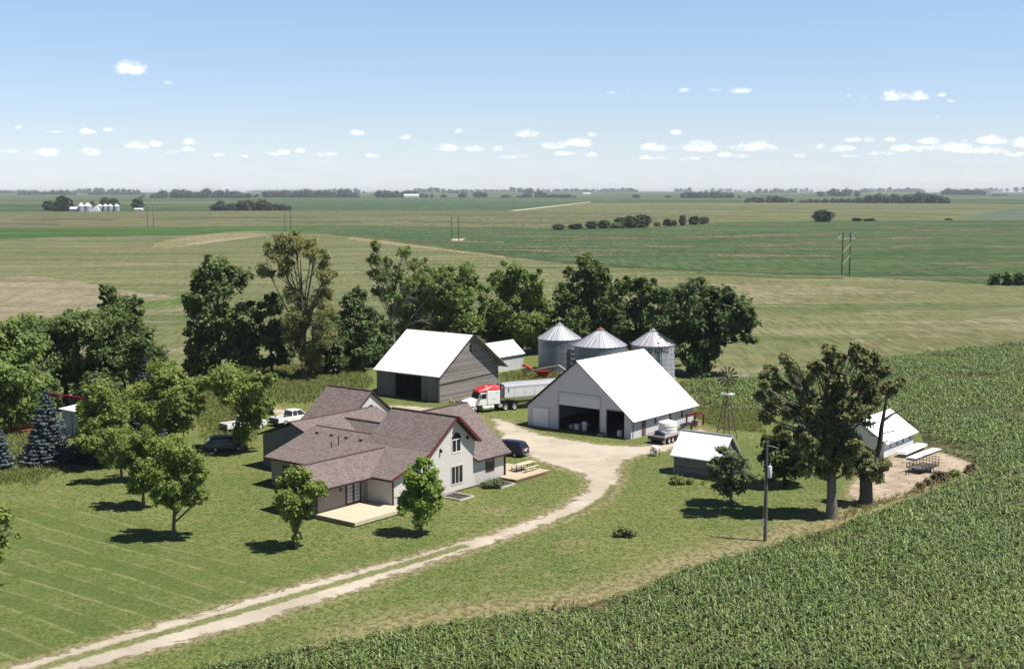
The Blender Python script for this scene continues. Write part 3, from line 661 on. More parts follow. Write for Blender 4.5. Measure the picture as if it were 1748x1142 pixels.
def window(parent, x, y0, y1, z0, z1, bars=0, horiz=0, frame=None, w=0.07, d=0.05, axis='x'):
    def P(u, v, h): return (h, u, v) if axis == 'x' else (u, h, v)
    s = 1 if axis == 'x' else -1
    m = MB()
    for a, b, c, e in ((y0-w, y1+w, z0-w*1.3, z0), (y0-w, y1+w, z1, z1+w), (y0-w, y0, z0, z1), (y1, y1+w, z0, z1)):
        m.box(P(a, c, x+s*0.002), P(b, e, x+s*d))
    for k in range(bars):
        yy = y0 + (y1-y0)*(k+1)/(bars+1); m.box(P(yy-w*.45, z0, x+s*0.004), P(yy+w*.45, z1, x+s*d*.8))
    for k in range(horiz):
        zz = z0 + (z1-z0)*(k+1)/(horiz+1); m.box(P(y0, zz-w*.3, x+s*0.005), P(y1, zz+w*.3, x+s*d*.7))
    f = m.build('window', frame or M_white, parent)
    g = MB(); g.box(P(y0, z0, x-s*0.03), P(y1, z1, x+s*0.012)); g.build('pane', M_glass, f)
    return f
# ------------------------------------------------------------------ the house
HO = G(755.7, 845.9)
house = empty('farm_house', HO, PHI, 'sprawling grey farmhouse with brown shingle roofs and a tall red-trimmed gable', 'house')
def zpx(a, b): return 430 + a/3.807, 620 + b/3.807
m = MB()     # main block: cross gable + long low wing
m.prism([(-7.2,0.12),(5.0,0.12),(5.0,4.72),(1.82,7.42),(-1.95,4.52),(-7.2,2.98)], 'x', -8.2, 0)
m.build('wall', M_siding, house)
m = MB(); m.prism([(-11.2,0.12),(0.0,0.12),(0.0,2.92),(-5.6,7.18),(-11.2,2.92)], 'y', 5.0, 9.9); m.build('wall', M_siding, house)
m = MB(); m.prism([(-7.2,0),(3.4,0),(3.4,3.6),(-0.5,4.98),(-7.2,2.98)], 'x', -17.0, -8.2); m.build('wall', M_siding_shade, house)
m = MB(); m.prism([(-8.2,0),(-3.3,0),(-3.3,3.33),(-5.4,4.4),(-8.2,2.95)], 'y', -13.9, -7.2); m.build('wall', M_siding_shade, house)
m = MB(); m.prism([(-8.2,0),(-3.3,0),(-3.3,3.33),(-5.4,4.4),(-8.2,2.95)], 'y', -13.94, -13.902); m.build('end_wall', M_siding_k, house)
m = MB(); m.prism([(-24.5,0),(-17.0,0),(-17.0,4.3),(-19.68,5.22),(-24.5,3.55)], 'y', -1.75, 11.0); m.build('wall', M_siding_k, house)
m = MB(); m.prism([(7.0,0),(16.6,0),(16.6,3.1),(11.8,6.78),(7.0,3.1)], 'x', -27.9, -21.3); m.build('wall', M_siding, house)
m = MB(); m.box((-8.1,-7.15,-0.1),(0.02,9.95,0.12)); m.build('foundation', M_trim, house)
def roof(pts, th=0.17): 
    q = MB(); q.slab(pts, th, 0, 1); return q.build('roof', [M_shingle, M_eave], house)
def p1(x, y): return (x, y, 3.0 + 0.30*(y+7.86))
roof([p1(-17.36,-7.86), p1(0.5,-7.86), p1(0.5,-2.0), p1(-8.45,-2.0), p1(-8.45,-0.5), p1(-17.36,-0.5)])
roof([(-17.36,-0.495,5.19), (-8.45,-0.495,5.19), (-8.45,3.4,3.8), (-17.36,3.4,3.8)])
roof([(0.38,1.82,7.72), (-8.45,1.82,7.72), (-8.45,-2.1,4.74), (0.38,-2.1,4.74)])
roof([(-8.45,1.825,7.72), (0.72,1.825,7.72), (0.72,5.15,4.87), (-8.45,5.15,4.87)])
def e1(x, y): return (x, y, 2.78 + 0.766*(0.5-x))
roof([e1(0.5,4.9), e1(0.5,10.46), e1(-5.6,10.46), e1(-5.6,2.2)])
roof([(-5.605,2.2,7.45), (-5.605,10.46,7.45), (-11.7,10.46,2.78), (-11.7,2.2,2.78)])
roof([(-5.395,-14.4,4.62), (-2.1,-14.4,2.94), (-2.1,-5.0,2.94), (-5.395,-1.0,4.62)])
roof([(-5.405,-1.0,4.62), (-8.7,-5.0,2.94), (-8.7,-14.4,2.94), (-5.405,-14.4,4.62)])
roof([(-19.675,-2.18,5.5), (-14.0,-2.18,3.51), (-14.0,11.0,3.51), (-19.675,11.0,5.5)])
roof([(-19.685,11.0,5.5), (-25.0,11.0,3.64), (-25.0,-2.18,3.64), (-19.685,-2.18,5.5)])
roof([(-19.0,4.995,5.12), (-19.0,3.2,3.6), (-8.5,3.2,3.6), (-8.5,4.995,5.12)])
roof([(-8.5,5.005,5.12), (-8.5,8.0,3.4), (-19.0,8.0,3.4), (-19.0,5.005,5.12)])
roof([(-21.0,11.795,7.02), (-28.3,11.795,7.02), (-28.3,6.6,3.02), (-21.0,6.6,3.02)])
roof([(-28.3,11.805,7.02), (-21.0,11.805,7.02), (-21.0,17.0,3.02), (-28.3,17.0,3.02)])
# ridge caps, darkened to carry the thin shadow line along a ridge too
m = MB()
for a, b in (((0.5,1.82,7.74),(-8.45,1.82,7.74)), ((-5.6,2.4,7.47),(-5.6,10.46,7.47)), ((-5.4,-14.4,4.64),(-5.4,-2.6,4.64)), ((-19.68,-2.18,5.52),(-19.68,9.8,5.52)), ((-28.3,11.8,7.04),(-21,11.8,7.04)), ((-18.6,5,5.14),(-8.5,5,5.14)), ((-17.36,-0.5,5.21),(-8.5,-0.5,5.21))):
    m.bar(a, b, 0.26, 0.07)
m.build('ridge_cap', plain('ridge_shingles', (0.10, 0.06, 0.056), 0.9), house)
for x0 in (-15.5, -13.35, -11.2, -9.1):
    z0 = p1(x0, -1.95)[2]; m = MB()
    m.prism([(-0.26,-0.14),(0.24,0.02),(0.24,0.26),(-0.26,0.20)], 'x', x0-0.24, x0+0.24, M=Matrix.Translation((0,-1.95,z0)))
    m.build('roof_vent', plain('brown_vent', (0.20, 0.145, 0.13), 0.6), house)
for x0, y0, h in ((-11.3,-4.15,0.55), (-10.95,-3.5,0.9)):
    z0 = p1(x0, y0)[2]; MB().tube([(x0,y0,z0-0.2),(x0,y0,z0+h)], 0.055, 8).build('vent_pipe', M_trim, house)
MB().box((-8.9,0.1,5.05),(-8.5,1.1,5.32)).build('flashing', M_white, house)
# red barge boards on the tall gable
m = MB()
for a, b in (((0.74,1.82,7.66),(0.74,5.2,4.76)), ((0.40,1.82,7.66),(0.40,-2.1,4.68)), ((0.52,-2.1,4.68),(0.52,-7.9,2.92))): m.bar(a, b, 0.05, 0.26)
m.build('barge_board', M_fascia, house)
# windows on the gable wall
window(house, 0, 1.35, 3.0, 0.9, 2.62, bars=2, frame=M_cream, w=0.10)
w = window(house, 0, 1.45, 2.72, 4.12, 5.30, bars=1, frame=M_white, w=0.10)
m = MB(); n = 14; yc, zc, rr = 2.085, 5.36, 0.635
prof = [(yc + rr*math.cos(math.pi*k/n), zc + 0.62/0.635*rr*math.sin(math.pi*k/n)) for k in range(n+1)]
m.prism(prof, 'x', 0.002, 0.03); m.build('fanlight', M_glass, w)
m = MB()
m.tube([(0.04, p[0]*1.0 + (p[0]-yc)*0.05, p[1]+0.02) for p in prof], 0.045, 6); m.bar((0.035,yc,zc),(0.035,yc,zc+0.6),0.035); m.bar((0.035,yc,zc),(0.035,yc-0.42,zc+0.42),0.03); m.bar((0.035,yc,zc),(0.035,yc+0.42,zc+0.42),0.03)
m.build('arch_frame', M_trim, w)
window(house, 0, 6.77, 8.08, 1.25, 2.60, frame=M_trim, w=0.05)
for yy, zz in ((3.75, 5.22), (-0.35, 4.5)):
    m = MB(); m.box((0.002,yy-0.1,zz-0.05),(0.06,yy+0.1,zz+0.28)); m.lathe([(0.03,zz-0.1),(0.13,zz-0.04),(0.10,zz+0.18),(0.02,zz+0.24)], 10, c=(0.17,yy)); m.build('wall_lamp', M_trim, house)
m = MB(); m.box((0.004,-7.26,0.1),(0.12,-7.14,2.85)); m.build('corner_post', M_trim, house)
m = MB(); m.box((0.004,9.78,0.1),(0.13,9.94,2.8)); m.build('downspout', M_trim, house)
m = MB(); m.box((-3.29,-13.96,0.1),(-3.18,-13.82,3.2)); m.build('downspout', M_trim, house)
# eave gutters
for a, b in (((0.5,4.95,2.62),(0.6,10.46,2.73)), ((-2.1,-14.4,2.78),(-2.0,-8.0,2.9)), ((-17.36,-7.97,2.83),(-8.8,-7.87,2.95)), ((-2.0,-7.97,2.83),(0.5,-7.87,2.95))): MB().box(a, b).build('gutter', M_trim, house)
# french doors on the deck wall
fx = -3.3
m = MB(); m.box((fx,-10.15,0.42),(fx+0.06,-8.12,2.56)); fd = m.build('french_door', M_trim, house)
pale = plain('curtained_pane', (0.42, 0.45, 0.50), 0.15, var=0.1, spec=0.5)  # one light grey-blue colour for all the door panes
for c in (-9.62, -8.66):
    m = MB()
    for i in range(3):
        for k in range(5):
            y0 = c - 0.34 + i*0.235; z0 = 0.68 + k*0.35; m.box((fx+0.06,y0,z0),(fx+0.068,y0+0.20,z0+0.30))
    m.build('pane', pale, fd)
m = MB(); m.box((fx,-10.9,2.0),(fx+0.12,-10.75,2.3)); m.build('wall_lamp', M_trim, house)
# window in the low wall, wheel ornament on the back gable
window(house, -7.2, -15.2, -14.2, 1.1, 2.2, frame=M_trim, axis='y')
q = ray_to(HO, 632.3, 700.5, 'x', -21.3)
m = MB(); m.tube([(-21.22, q.y+0.55*math.cos(a), q.z+0.62*math.sin(a)) for a in [2*math.pi*k/18 for k in range(19)]], 0.07, 6, caps=False)
for a in range(6): m.bar((-21.22,q.y,q.z),(-21.22,q.y+0.55*math.cos(a*math.pi/3),q.z+0.6*math.sin(a*math.pi/3)),0.06)
m.build('wheel_ornament', M_dark, house)
# decks, wells, table
deck = empty('wooden_deck', HO, PHI, 'pale new wooden deck in the nook by the french doors', 'deck')
MB().box((-3.28,-14.1,0.38),(1.83,-7.22,0.44)).build('deck_boards', M_deck, deck)
m = MB(); m.box((-3.28,-14.1,0.08),(1.80,-14.06,0.375)); m.build('rim_joist', M_deckrim, deck)
m = MB(); m.box((1.79,-14.05,0.12),(1.83,-7.25,0.375)); m.build('rim_joist', M_deck, deck)
for yy in (-13.9,-12.2,-10.5,-8.9):
    m = MB(); m.lathe([(0.18,-0.02),(0.17,0.06)], 10, c=(1.5,yy)); m.box((1.43,yy-0.07,0.05),(1.57,yy+0.07,0.375)); m.build('footing', M_found, deck)
deck2 = empty('wooden_deck', HO, PHI, 'low wooden deck by the gravel with a picnic table on it', 'deck')
MB().box((0.2,8.6,0.36),(2.5,14.5,0.42)).box((-3.2,10.0,0.36),(0.2,14.5,0.42)).build('deck_boards', wood_mat('old_deck_boards', (0.44, 0.36, 0.25), (0.56, 0.47, 0.34), 0.14), deck2)
m = MB(); m.box((2.42,8.62,0.2),(2.49,14.48,0.355)); m.box((2.42,8.62,0.0),(2.47,14.48,0.12)); m.box((0.2,8.62,0.1),(2.42,8.68,0.355)); m.build('rim_joist', M_deckrim, deck2)
pt = empty('picnic_table', HO + XA*0.35 + YA*12.9, PHI, 'pale wooden picnic table with benches on the low deck', 'table')
def ptb(m): 
    for o in m: o.location.z = 0.42
MB().box((-0.45,-1.45,1.14-0.42),(0.45,1.45,1.19-0.42)).build('tabletop', M_deck, pt).location.z = 0.42
for s in (-1, 1):
    MB().box((s*0.95-0.15,-1.2,0.44),(s*0.95+0.15,1.2,0.48)).build('bench', M_deck, pt).location.z = 0.42
    for yy in (-1.0, 1.0):
        m = MB(); m.box((s*0.95-0.025,yy-0.025,0),(s*0.95+0.025,yy+0.025,0.44)); m.box((s*0.34-0.03,yy-0.03,0),(s*0.34+0.03,yy+0.03,0.72)); m.bar((s*0.34,yy,0.2),(s*0.95,yy,0.2),0.04)
        m.build('leg_frame', M_dark, pt).location.z = 0.42
def well(name, x0, x1, y0, y1, lab):
    r = empty(name, HO + XA*((x0+x1)/2) + YA*((y0+y1)/2), PHI, lab, 'window well')
    a, b = (x1-x0)/2, (y1-y0)/2; m = MB(); t_ = 0.16
    m.box((-a,-b,-0.02),(a,-b+t_,0.16)); m.box((-a,b-t_,-0.02),(a,b,0.16)); m.box((a-t_,-b+t_,-0.02),(a,b-t_,0.16)); m.box((-a,-b+t_,-0.02),(-a+0.06,b-t_,0.10))
    m.build('timber_frame', plain('pale_timber', (0.47, 0.43, 0.37), 0.85, var=0.15), r)
    MB().box((-a+0.06,-b+t_,0.005),(a-t_,b-t_,0.02)).build('floor', plain('dark_gravel', (0.05, 0.045, 0.04), 0.95, var=0.5, scale=8), r)  # flat dark sheet filling the inside of the frame
    return r
well('window_well', 0.10, 2.9, -0.75, 1.45, 'square timber-edged window well at the foot of the tall gable')
w2 = well('window_well', 0.10, 2.7, 5.9, 8.3, 'timber-edged window well near the corner of the house by the deck')
# ------------------------------------------------------------------ generic gabled farm building with real openings
def strips(breaks, opens, top, base=0.0):
    out = []
    bs = sorted(set(breaks + [o[0] for o in opens] + [o[1] for o in opens]))
    for a, b in zip(bs[:-1], bs[1:]):
        mid = (a+b)/2; z0 = base; segs = []
        op = [o for o in opens if o[0] <= mid <= o[1]]
        if not op: segs = [(base, None)]
        else:
            o = op[0]
            if o[2] > base + 0.01: segs.append((base, o[2]))
            segs.append((o[3], None))
        for lo, hi in segs:
            out.append([(a, lo), (b, lo), (b, top(b) if hi is None else hi), (a, top(a) if hi is None else hi)])
    return out
# --- weathered barn
BO = G(750.4, 688)
barn = empty('weathered_barn', BO, PHI, 'weathered grey board barn with a white metal roof and dark open doorway', 'barn')
BL, BWd, BE, BA, BR = -12.3, 13.4, 4.05, 9.1, 7.0
m = MB()
for q in strips([BL, 0], [(-8.6,-3.5,0,3.45)], lambda x: BE): m.prism(q, 'y', 0.14, 0.0)
m.build('wall', M_barnvert, barn)
m = MB(); gz = lambda y: BE + (BA-BE)*(1-abs(y-BR)/BR) - 0.1
for q in strips([0.142, BR, BWd], [], gz): m.prism(q, 'x', -0.14, 0.0)
m.build('wall', M_barnwood, barn)
m = MB()
for q in strips([0.142, BR, BWd], [], gz): m.prism(q, 'x', BL, BL+0.14)
m.box((BL+0.142,BWd-0.14,0),(-0.142,BWd,BE-0.1)); m.build('wall', M_barnvert, barn)
sl = (BA-BE)/BR; oh = 0.45
def bz(y): return BE + 0.06 + sl*y if y <= BR else BE + 0.06 + sl*(2*BR-y)
m = MB(); m.slab([(BL-0.35,-oh,bz(-oh)),(0.40,-oh,bz(-oh)),(0.40,BR-0.004,bz(BR)),(BL-0.35,BR-0.004,bz(BR))], 0.12); m.build('roof', [M_wroof2, M_barnvert], barn)
m = MB(); m.slab([(BL-0.35,BR+0.004,bz(BR)),(1.15,BR+0.004,bz(BR)),(1.15,2*BR+0.35,bz(2*BR+0.35)),(BL-0.35,2*BR+0.35,bz(2*BR+0.35))], 0.12); m.build('roof', [M_wroof2, M_barnwood], barn)
for x0, x1 in ((-12.1,-8.7), (-3.4,-0.05)):
    m = MB(); m.box((x0,-0.10,0.1),(x1,-0.02,3.55)); m.box((x0,-0.12,3.45),(x1,-0.1,3.6)); m.box((x0,-0.12,0.15),(x1,-0.1,0.3)); m.build('sliding_door', M_barnvert, barn)
m = MB(); m.box((-12.2,-0.16,3.6),(-0.1,-0.02,3.72)); m.build('door_track', M_dark, barn)
m = MB(); m.prism([(0.05,2.55),(BWd,2.95),(BWd,3.1),(0.05,2.70)], 'x', 0.004, 0.07); m.build('belt_board', plain('rotten_board', (0.06, 0.055, 0.052), 0.9, var=0.3), barn)
window(barn, 0, 6.55, 7.25, 6.6, 7.7, horiz=1, frame=plain('grey_frame', (0.36, 0.35, 0.34), 0.8))
sc_ = empty('scrap_pile', BO + XA*0.9 + YA*1.6, PHI, 'heap of pale split firewood against the barn gable wall', 'firewood')
m = MB(); rr_ = random.Random(3)
for k in range(46):
    x_, y_, z_ = rr_.uniform(0,1.0), rr_.uniform(-0.6,5.6), rr_.uniform(0.05,0.4); a_ = rr_.uniform(0, 6.28); l_ = rr_.uniform(.2,.45)
    m.bar((x_-l_*math.cos(a_),y_-l_*math.sin(a_),z_),(x_+l_*math.cos(a_),y_+l_*math.sin(a_),z_+rr_.uniform(-.1,.15)),rr_.uniform(.08,.16))
m.build('logs', plain('split_logs', (0.36, 0.29, 0.23), 0.9, var=0.4, scale=4), sc_)
# --- white machine shed
SO = G(1077, 750)
shed = empty('machine_shed', SO, PHI, 'big white metal machine shed with two open doorways in its gable', 'shed')
SL, SD, SE, SA, SR = -15.75, 15.0, 2.62, 8.95, -7.95
def stop(x): return SE + (SA-SE)*(1-abs(x-SR)/(-SR if x > SR else SR-SL)) - 0.06
D1 = (-10.84,-4.57,0.0,4.74); D2 = (-3.62,-0.97,0.0,3.3)
m = MB()
for q in strips([SL, SR, 0], [D1, D2], stop): m.prism(q, 'y', 0.12, 0.0)
m.build('wall', M_wwall, shed)
m = MB(); m.box((-0.12,0.122,0),(0,SD-0.122,SE-0.08)); m.build('wall', M_wwall, shed)
m = MB()
for q in strips([SL, SR, 0], [], stop): m.prism(q, 'y', SD, SD-0.12)
m.box((SL,0.122,0),(SL+0.12,SD-0.122,SE-0.08)); m.build('wall', M_wwall, shed)
slr = (SA-SE)/(-SR)
def rz(x): return SA + 0.08 - slr*abs(x-SR)
ov = 0.62
m = MB(); m.slab([(SR+0.004,-0.35,rz(SR)),(ov,-0.35,rz(ov)),(ov,SD+0.4,rz(ov)),(SR+0.004,SD+0.4,rz(SR))], 0.10); m.build('roof', [M_wroof, M_dark], shed)
xl = SL-0.35
m = MB(); m.slab([(xl,-0.35,rz(xl)),(SR-0.004,-0.35,rz(SR)),(SR-0.004,SD+0.4,rz(SR)),(xl,SD+0.4,rz(xl))], 0.10); m.build('roof', [M_wroof, M_dark], shed)
m = MB(); m.box((D1[0]+0.02,0.02,3.2),(D1[1]-0.02,0.10,4.72)); m.box((D1[0],-0.05,4.36),(D1[1],-0.003,4.5)); m.build('overhead_door', plain('door_panel', (0.62, 0.62, 0.67), 0.5, var=0.03), shed)
m = MB(); m.box((D1[0]-0.12,-0.06,0),(D1[0],-0.003,4.86)); m.box((D1[1],-0.06,0),(D1[1]+0.10,-0.003,4.86)); m.box((D1[0],-0.06,4.74),(D1[1],-0.003,4.86)); m.box((D2[0]-0.08,-0.05,0),(D2[0],-0.003,3.38)); m.box((D2[0],-0.05,3.3),(D2[1],-0.003,3.38)); m.build('door_trim', plain('grey_trim', (0.40, 0.39, 0.42), 0.5), shed)
m = MB(); m.box((-14.9,-0.05,0.02),(-12.4,-0.003,2.45)); m.build('side_door', plain('white_door', (0.72, 0.72, 0.77), 0.45, var=0.03), shed)
m = MB(); m.box((-14.98,-0.07,0.02),(-14.9,-0.003,2.53)); m.box((-12.4,-0.07,0.02),(-12.32,-0.003,2.53)); m.box((-14.9,-0.07,2.45),(-12.4,-0.003,2.53)); m.build('door_trim', plain('grey_trim', (0.40, 0.39, 0.42), 0.5), shed)
a = ray_to(SO, 1095.5, 720, 'x', 0); b = ray_to(SO, 1102, 720, 'x', 0)
m = MB(); m.box((0.002,a.y,0.05),(0.05,b.y,2.2)); m.build('walk_door', plain('brown_door', (0.13, 0.085, 0.075), 0.6, var=0.2), shed)
for px, py in ((1143.8, 711.0), (1163.8, 706.0)):
    q = ray_to(SO, px, py, 'x', 0); window(shed, 0, q.y-0.28, q.y+0.28, q.z-0.5, q.z+0.5, horiz=1, w=0.06)
q = ray_to(SO, 1118.5, 716, 'x', 0); window(shed, 0, q.y-0.28, q.y+0.28, q.z-0.5, q.z+0.5, horiz=1, w=0.06)
m = MB(); m.tube([(0.05,0.55,SE-0.2),(0.05,0.35,0.1)], 0.04, 6); m.build('downspout', M_dark, shed)
m = MB(); m.box((SL+0.2,0.2,-0.02),(-0.2,SD-0.2,0.02)); m.build('floor', plain('dirt_floor', (0.10, 0.085, 0.07), 0.95, var=0.3), shed)
# things standing in the doorways
def drum(x, y, r_, h, mat, lab, cat='drum', o=SO):
    d_ = empty('drum', o + XA*x + YA*y, PHI, lab, cat)
    m = MB(); m.lathe([(r_*.95,0),(r_,0.03),(r_,h*.32),(r_*1.04,h*.34),(r_,h*.36),(r_,h*.65),(r_*1.04,h*.67),(r_,h*.69),(r_,h*.97),(r_*.93,h),(r_*.3,h),(r_*.28,h+.04),(0.01,h+.04)], 16)
    m.build('barrel_body', mat, d_, smooth=True); return d_
M_poly = plain('white_poly', (0.74, 0.73, 0.70), 0.4, var=0.04)
drum(-7.75, 1.3, 0.33, 1.15, M_poly, 'tall white drum just inside the wide shed doorway')
drum(-9.0, 1.4, 0.36, 0.7, M_poly, 'short white tub inside the left half of the wide shed doorway', 'tub')
drum(-10.0, 1.6, 0.34, 0.5, plain('grey_poly', (0.45, 0.46, 0.48), 0.5), 'low grey tub near the left jamb of the wide shed doorway', 'tub')
drum(-2.2, 0.9, 0.36, 0.75, M_poly, 'white bucket inside the narrow shed doorway', 'bucket')
r_ = empty('hand_cart', SO + XA*-8.5 + YA*2.4, PHI, 'pale hand cart with upright handle deep in the wide shed doorway', 'cart')
m = MB(); m.box((-0.5,-0.3,0.35),(0.5,0.3,0.75)); m.build('tray', plain('grey_poly', (0.45, 0.46, 0.48), 0.5), r_)
m = MB(); m.bar((0.5,-0.25,0.7),(0.9,-0.25,1.3),0.04); m.bar((0.5,0.25,0.7),(0.9,0.25,1.3),0.04); m.bar((0.9,-0.25,1.3),(0.9,0.25,1.3),0.04); m.build('handle', M_dark, r_)
for s in (-1, 1):
    MB().tube([(0,s*0.36,0.3),(0,s*0.30,0.3)], 0.3, 14).build('wheel', M_black, r_)
r_ = empty('crate', SO + XA*-4.1 + YA*-0.45, PHI, 'small dark crate on the ground between the two shed doorways', 'crate')
m = MB(); m.box((-0.35,-0.25,0),(0.35,0.25,0.3)); m.build('box', plain('grey_crate', (0.30, 0.30, 0.33), 0.7), r_); m = MB(); m.box((-0.40,-0.3,0.302),(0.40,0.3,0.40)); m.build('lid', M_dark, r_)
# --- small shed with weathered walls
KO = G(1150, 808)
ks = empty('small_shed', KO, PHI, 'small weathered grey shed with a white metal roof beside the leafy shrub', 'shed')
KL, KD, KE, KA, KR = 5.65, 3.9, 2.42, 4.45, 1.9
m = MB(); m.box((0,0,0),(KL,0.1,KE-0.05)); m.build('wall', M_shedwood, ks)
m = MB(); kz = lambda y: KE + (KA-KE)*(1-abs(y-KR)/KR) - 0.08
for q in strips([0.102, KR, KD-0.102], [], kz): m.prism(q, 'x', KL-0.1, KL); m.prism(q, 'x', 0.1, 0)
m.box((0,KD-0.1,0),(KL,KD,KE-0.2)); m.build('wall', M_shedwood, ks)
def kr(y): return KA + 0.03 - (KA-KE)/KR*abs(y-KR)
m = MB(); m.slab([(-0.25,-0.4,kr(-0.4)),(KL+0.3,-0.4,kr(-0.4)),(KL+0.3,KR-0.003,kr(KR)),(-0.25,KR-0.003,kr(KR))], 0.08); m.build('roof', [M_wroof, M_white], ks)
m = MB(); m.slab([(-0.25,KR+0.003,kr(KR)),(KL+0.3,KR+0.003,kr(KR)),(KL+0.3,KD+0.3,kr(KD+0.3)),(-0.25,KD+0.3,kr(KD+0.3))], 0.08); m.build('roof', [M_wroof, M_white], ks)
m = MB(); m.bar((-0.25,KR,KA+0.05),(KL+0.3,KR,KA+0.05),0.22,0.04)
m.build('ridge_cap', plain('grey_trim', (0.40, 0.39, 0.42), 0.5), ks)
for x_ in (1.05, 2.15):
    m = MB(); m.box((x_-0.03,-0.03,KE-0.75),(x_+0.03,-0.003,KE-0.12)); m.build('batten', plain('pale_batten', (0.5, 0.5, 0.5), 0.7), ks)
MB().box((-0.03,-0.03,0),(0.06,-0.003,KE-0.1)).build('corner_board', plain('pale_batten', (0.5, 0.5, 0.5), 0.7), ks)
# --- white outbuilding on the pad
WO = G(1515, 779)
wb = empty('white_outbuilding', WO, PHI, 'small white board outbuilding with four narrow windows and white metal roof', 'shed')
m = MB(); m.box((-0.12,-1.1,0),(0,7.9,1.95)); m.build('wall', M_wboard, wb)
wt = lambda x: 1.9 + (4.0-1.9)*(1-abs(x+3.1)/3.1) - 0.03
m = MB()
for q in strips([-6.2,-3.1,-0.122], [], wt): m.prism(q, 'y', -1.1, -1.0); m.prism(q, 'y', 7.8, 7.9)
m.box((-6.2,-1.0,0),(-6.1,7.8,1.9)); m.build('wall', M_wboard, wb)
def wr(x): return 4.08 - (2.1/3.1)*abs(x+3.1)
m = MB(); m.slab([(-3.097,-1.45,wr(-3.1)),(0.45,-1.45,wr(.45)),(0.45,8.25,wr(.45)),(-3.097,8.25,wr(-3.1))], 0.08); m.build('roof', [M_wroof, M_white], wb)
m = MB(); m.slab([(-6.65,-1.45,wr(-6.65)),(-3.103,-1.45,wr(-3.1)),(-3.103,8.25,wr(-3.1)),(-6.65,8.25,wr(-6.65))], 0.08); m.build('roof', [M_wroof, M_white], wb)
for yy in (0.75, 2.65, 4.5, 6.6): window(wb, 0, yy-0.17, yy+0.17, 0.95, 1.62, frame=plain('grey_frame', (0.36, 0.35, 0.34), 0.8), w=0.04)
# stacked white panels next to it
def panel_stack(x, y, z, L_, W_, n, tilt, lab):
    r = empty('roof_panel_stack', WO + XA*x + YA*y + Vector((0,0,z)), PHI + tilt, lab, 'panels')
    m = MB()
    for k in range(n):
        rr_ = random.Random(k + int(x*10)); dx, dy = rr_.uniform(-.1,.1), rr_.uniform(-.2,.2)
        m.box((-W_/2+dx,-L_/2+dy,0.16+k*0.05),(W_/2+dx,L_/2+dy,0.205+k*0.05))
    m.build('panels', M_wroof, r)
    for yy in (-L_*.35, 0, L_*.35): MB().box((-W_/2,yy-0.06,0),(W_/2,yy+0.06,0.158)).build('bearer', M_barnwood, r)
    return r
panel_stack(1.45, 3.6, 0.22, 6.6, 1.15, 5, 0.0, 'upper stack of white metal sheets right under the outbuilding windows')
panel_stack(3.1, 3.2, 0.0, 6.8, 1.1, 3, -0.05, 'lower stack of white metal sheets beside the mesh trailer')
# --- white lean shed behind the barn
LO = G(850, 636)
ln = empty('white_shed', LO, PHI, 'white board shed with a pale metal roof behind the barn', 'shed')
m = MB(); m.box((-0.1,-4.5,0),(0,6.9,2.75)); m.build('wall', M_pboard, ln)
lt = lambda x: 2.75 + (4.65-2.75)*(1-abs(x+2.4)/2.4) - 0.03
m = MB()
for q in strips([-4.8,-2.4,-0.102], [], lt): m.prism(q, 'y', -4.5, -4.4); m.prism(q, 'y', 6.8, 6.9)
m.box((-4.8,-4.4,0),(-4.7,6.8,2.7)); m.build('wall', M_pboard, ln)
def lr(x): return 4.72 - (1.95/2.4)*abs(x+2.4)
m = MB(); m.slab([(-2.397,-4.8,lr(-2.4)),(0.3,-4.8,lr(.3)),(0.3,7.1,lr(.3)),(-2.397,7.1,lr(-2.4))], 0.08); m.build('roof', [M_wroof2, M_barnvert], ln)
m = MB(); m.slab([(-5.1,-4.8,lr(-5.1)),(-2.403,-4.8,lr(-2.4)),(-2.403,7.1,lr(-2.4)),(-5.1,7.1,lr(-5.1))], 0.08); m.build('roof', [M_wroof2, M_barnvert], ln)
# ------------------------------------------------------------------ grain bins
def bin_mat(name, base, Rr, seam=0.82, lines=1.0, dirt=0.15):
    def fn(t):
        x, y, z = t.xyz(t.obj())
        a = t.math('MULTIPLY', t.math('ARCTAN2', y, x), Rr)
        fz = t.math('ABSOLUTE', t.math('SUBTRACT', t.math('FRACT', t.math('MULTIPLY', z, 1/seam)), 0.5))
        fa = t.math('ABSOLUTE', t.math('SUBTRACT', t.math('FRACT', t.math('MULTIPLY', a, 1/1.24)), 0.5))
        ln_ = t.math('MAXIMUM', t.ss(fz, 0.435, 0.47), t.ss(fa, 0.45, 0.475))
        cell = t.n('ShaderNodeTexWhiteNoise', 0, {'noise_dimensions': '2D'}, Vector=t.comb(t.math('FLOOR', t.math('MULTIPLY', z, 1/seam)), t.math('FLOOR', t.math('MULTIPLY', a, 1/1.24))))
        n = t.noise(1.2, 4, 0.6, t.obj())
        c = t.mix(t.math('ADD', t.math('MULTIPLY', cell, 0.5), t.math('MULTIPLY', n, 0.5)), tuple(v*0.80 for v in base), tuple(v*1.15 for v in base))
        c = t.mix(t.math('MULTIPLY', t.ss(t.noise(2.5, 4, 0.7, t.map(t.obj(), scale=(1, 1, 0.2))), 0.55, 0.75), dirt), c, (0.22, 0.17, 0.13))
        c = t.mix(t.math('MULTIPLY', ln_, 0.72*lines), c, (0.10, 0.105, 0.12))
        cor = t.math('SINE', t.math('MULTIPLY', z, 2*math.pi/0.10))
        return {'Base_Color': c, 'Roughness': 0.58, 'Metallic': 0.15, 'Specular_IOR_Level': 0.3, 'Normal': t.bump(cor, 0.25, 0.02)}
    return material(name, fn)
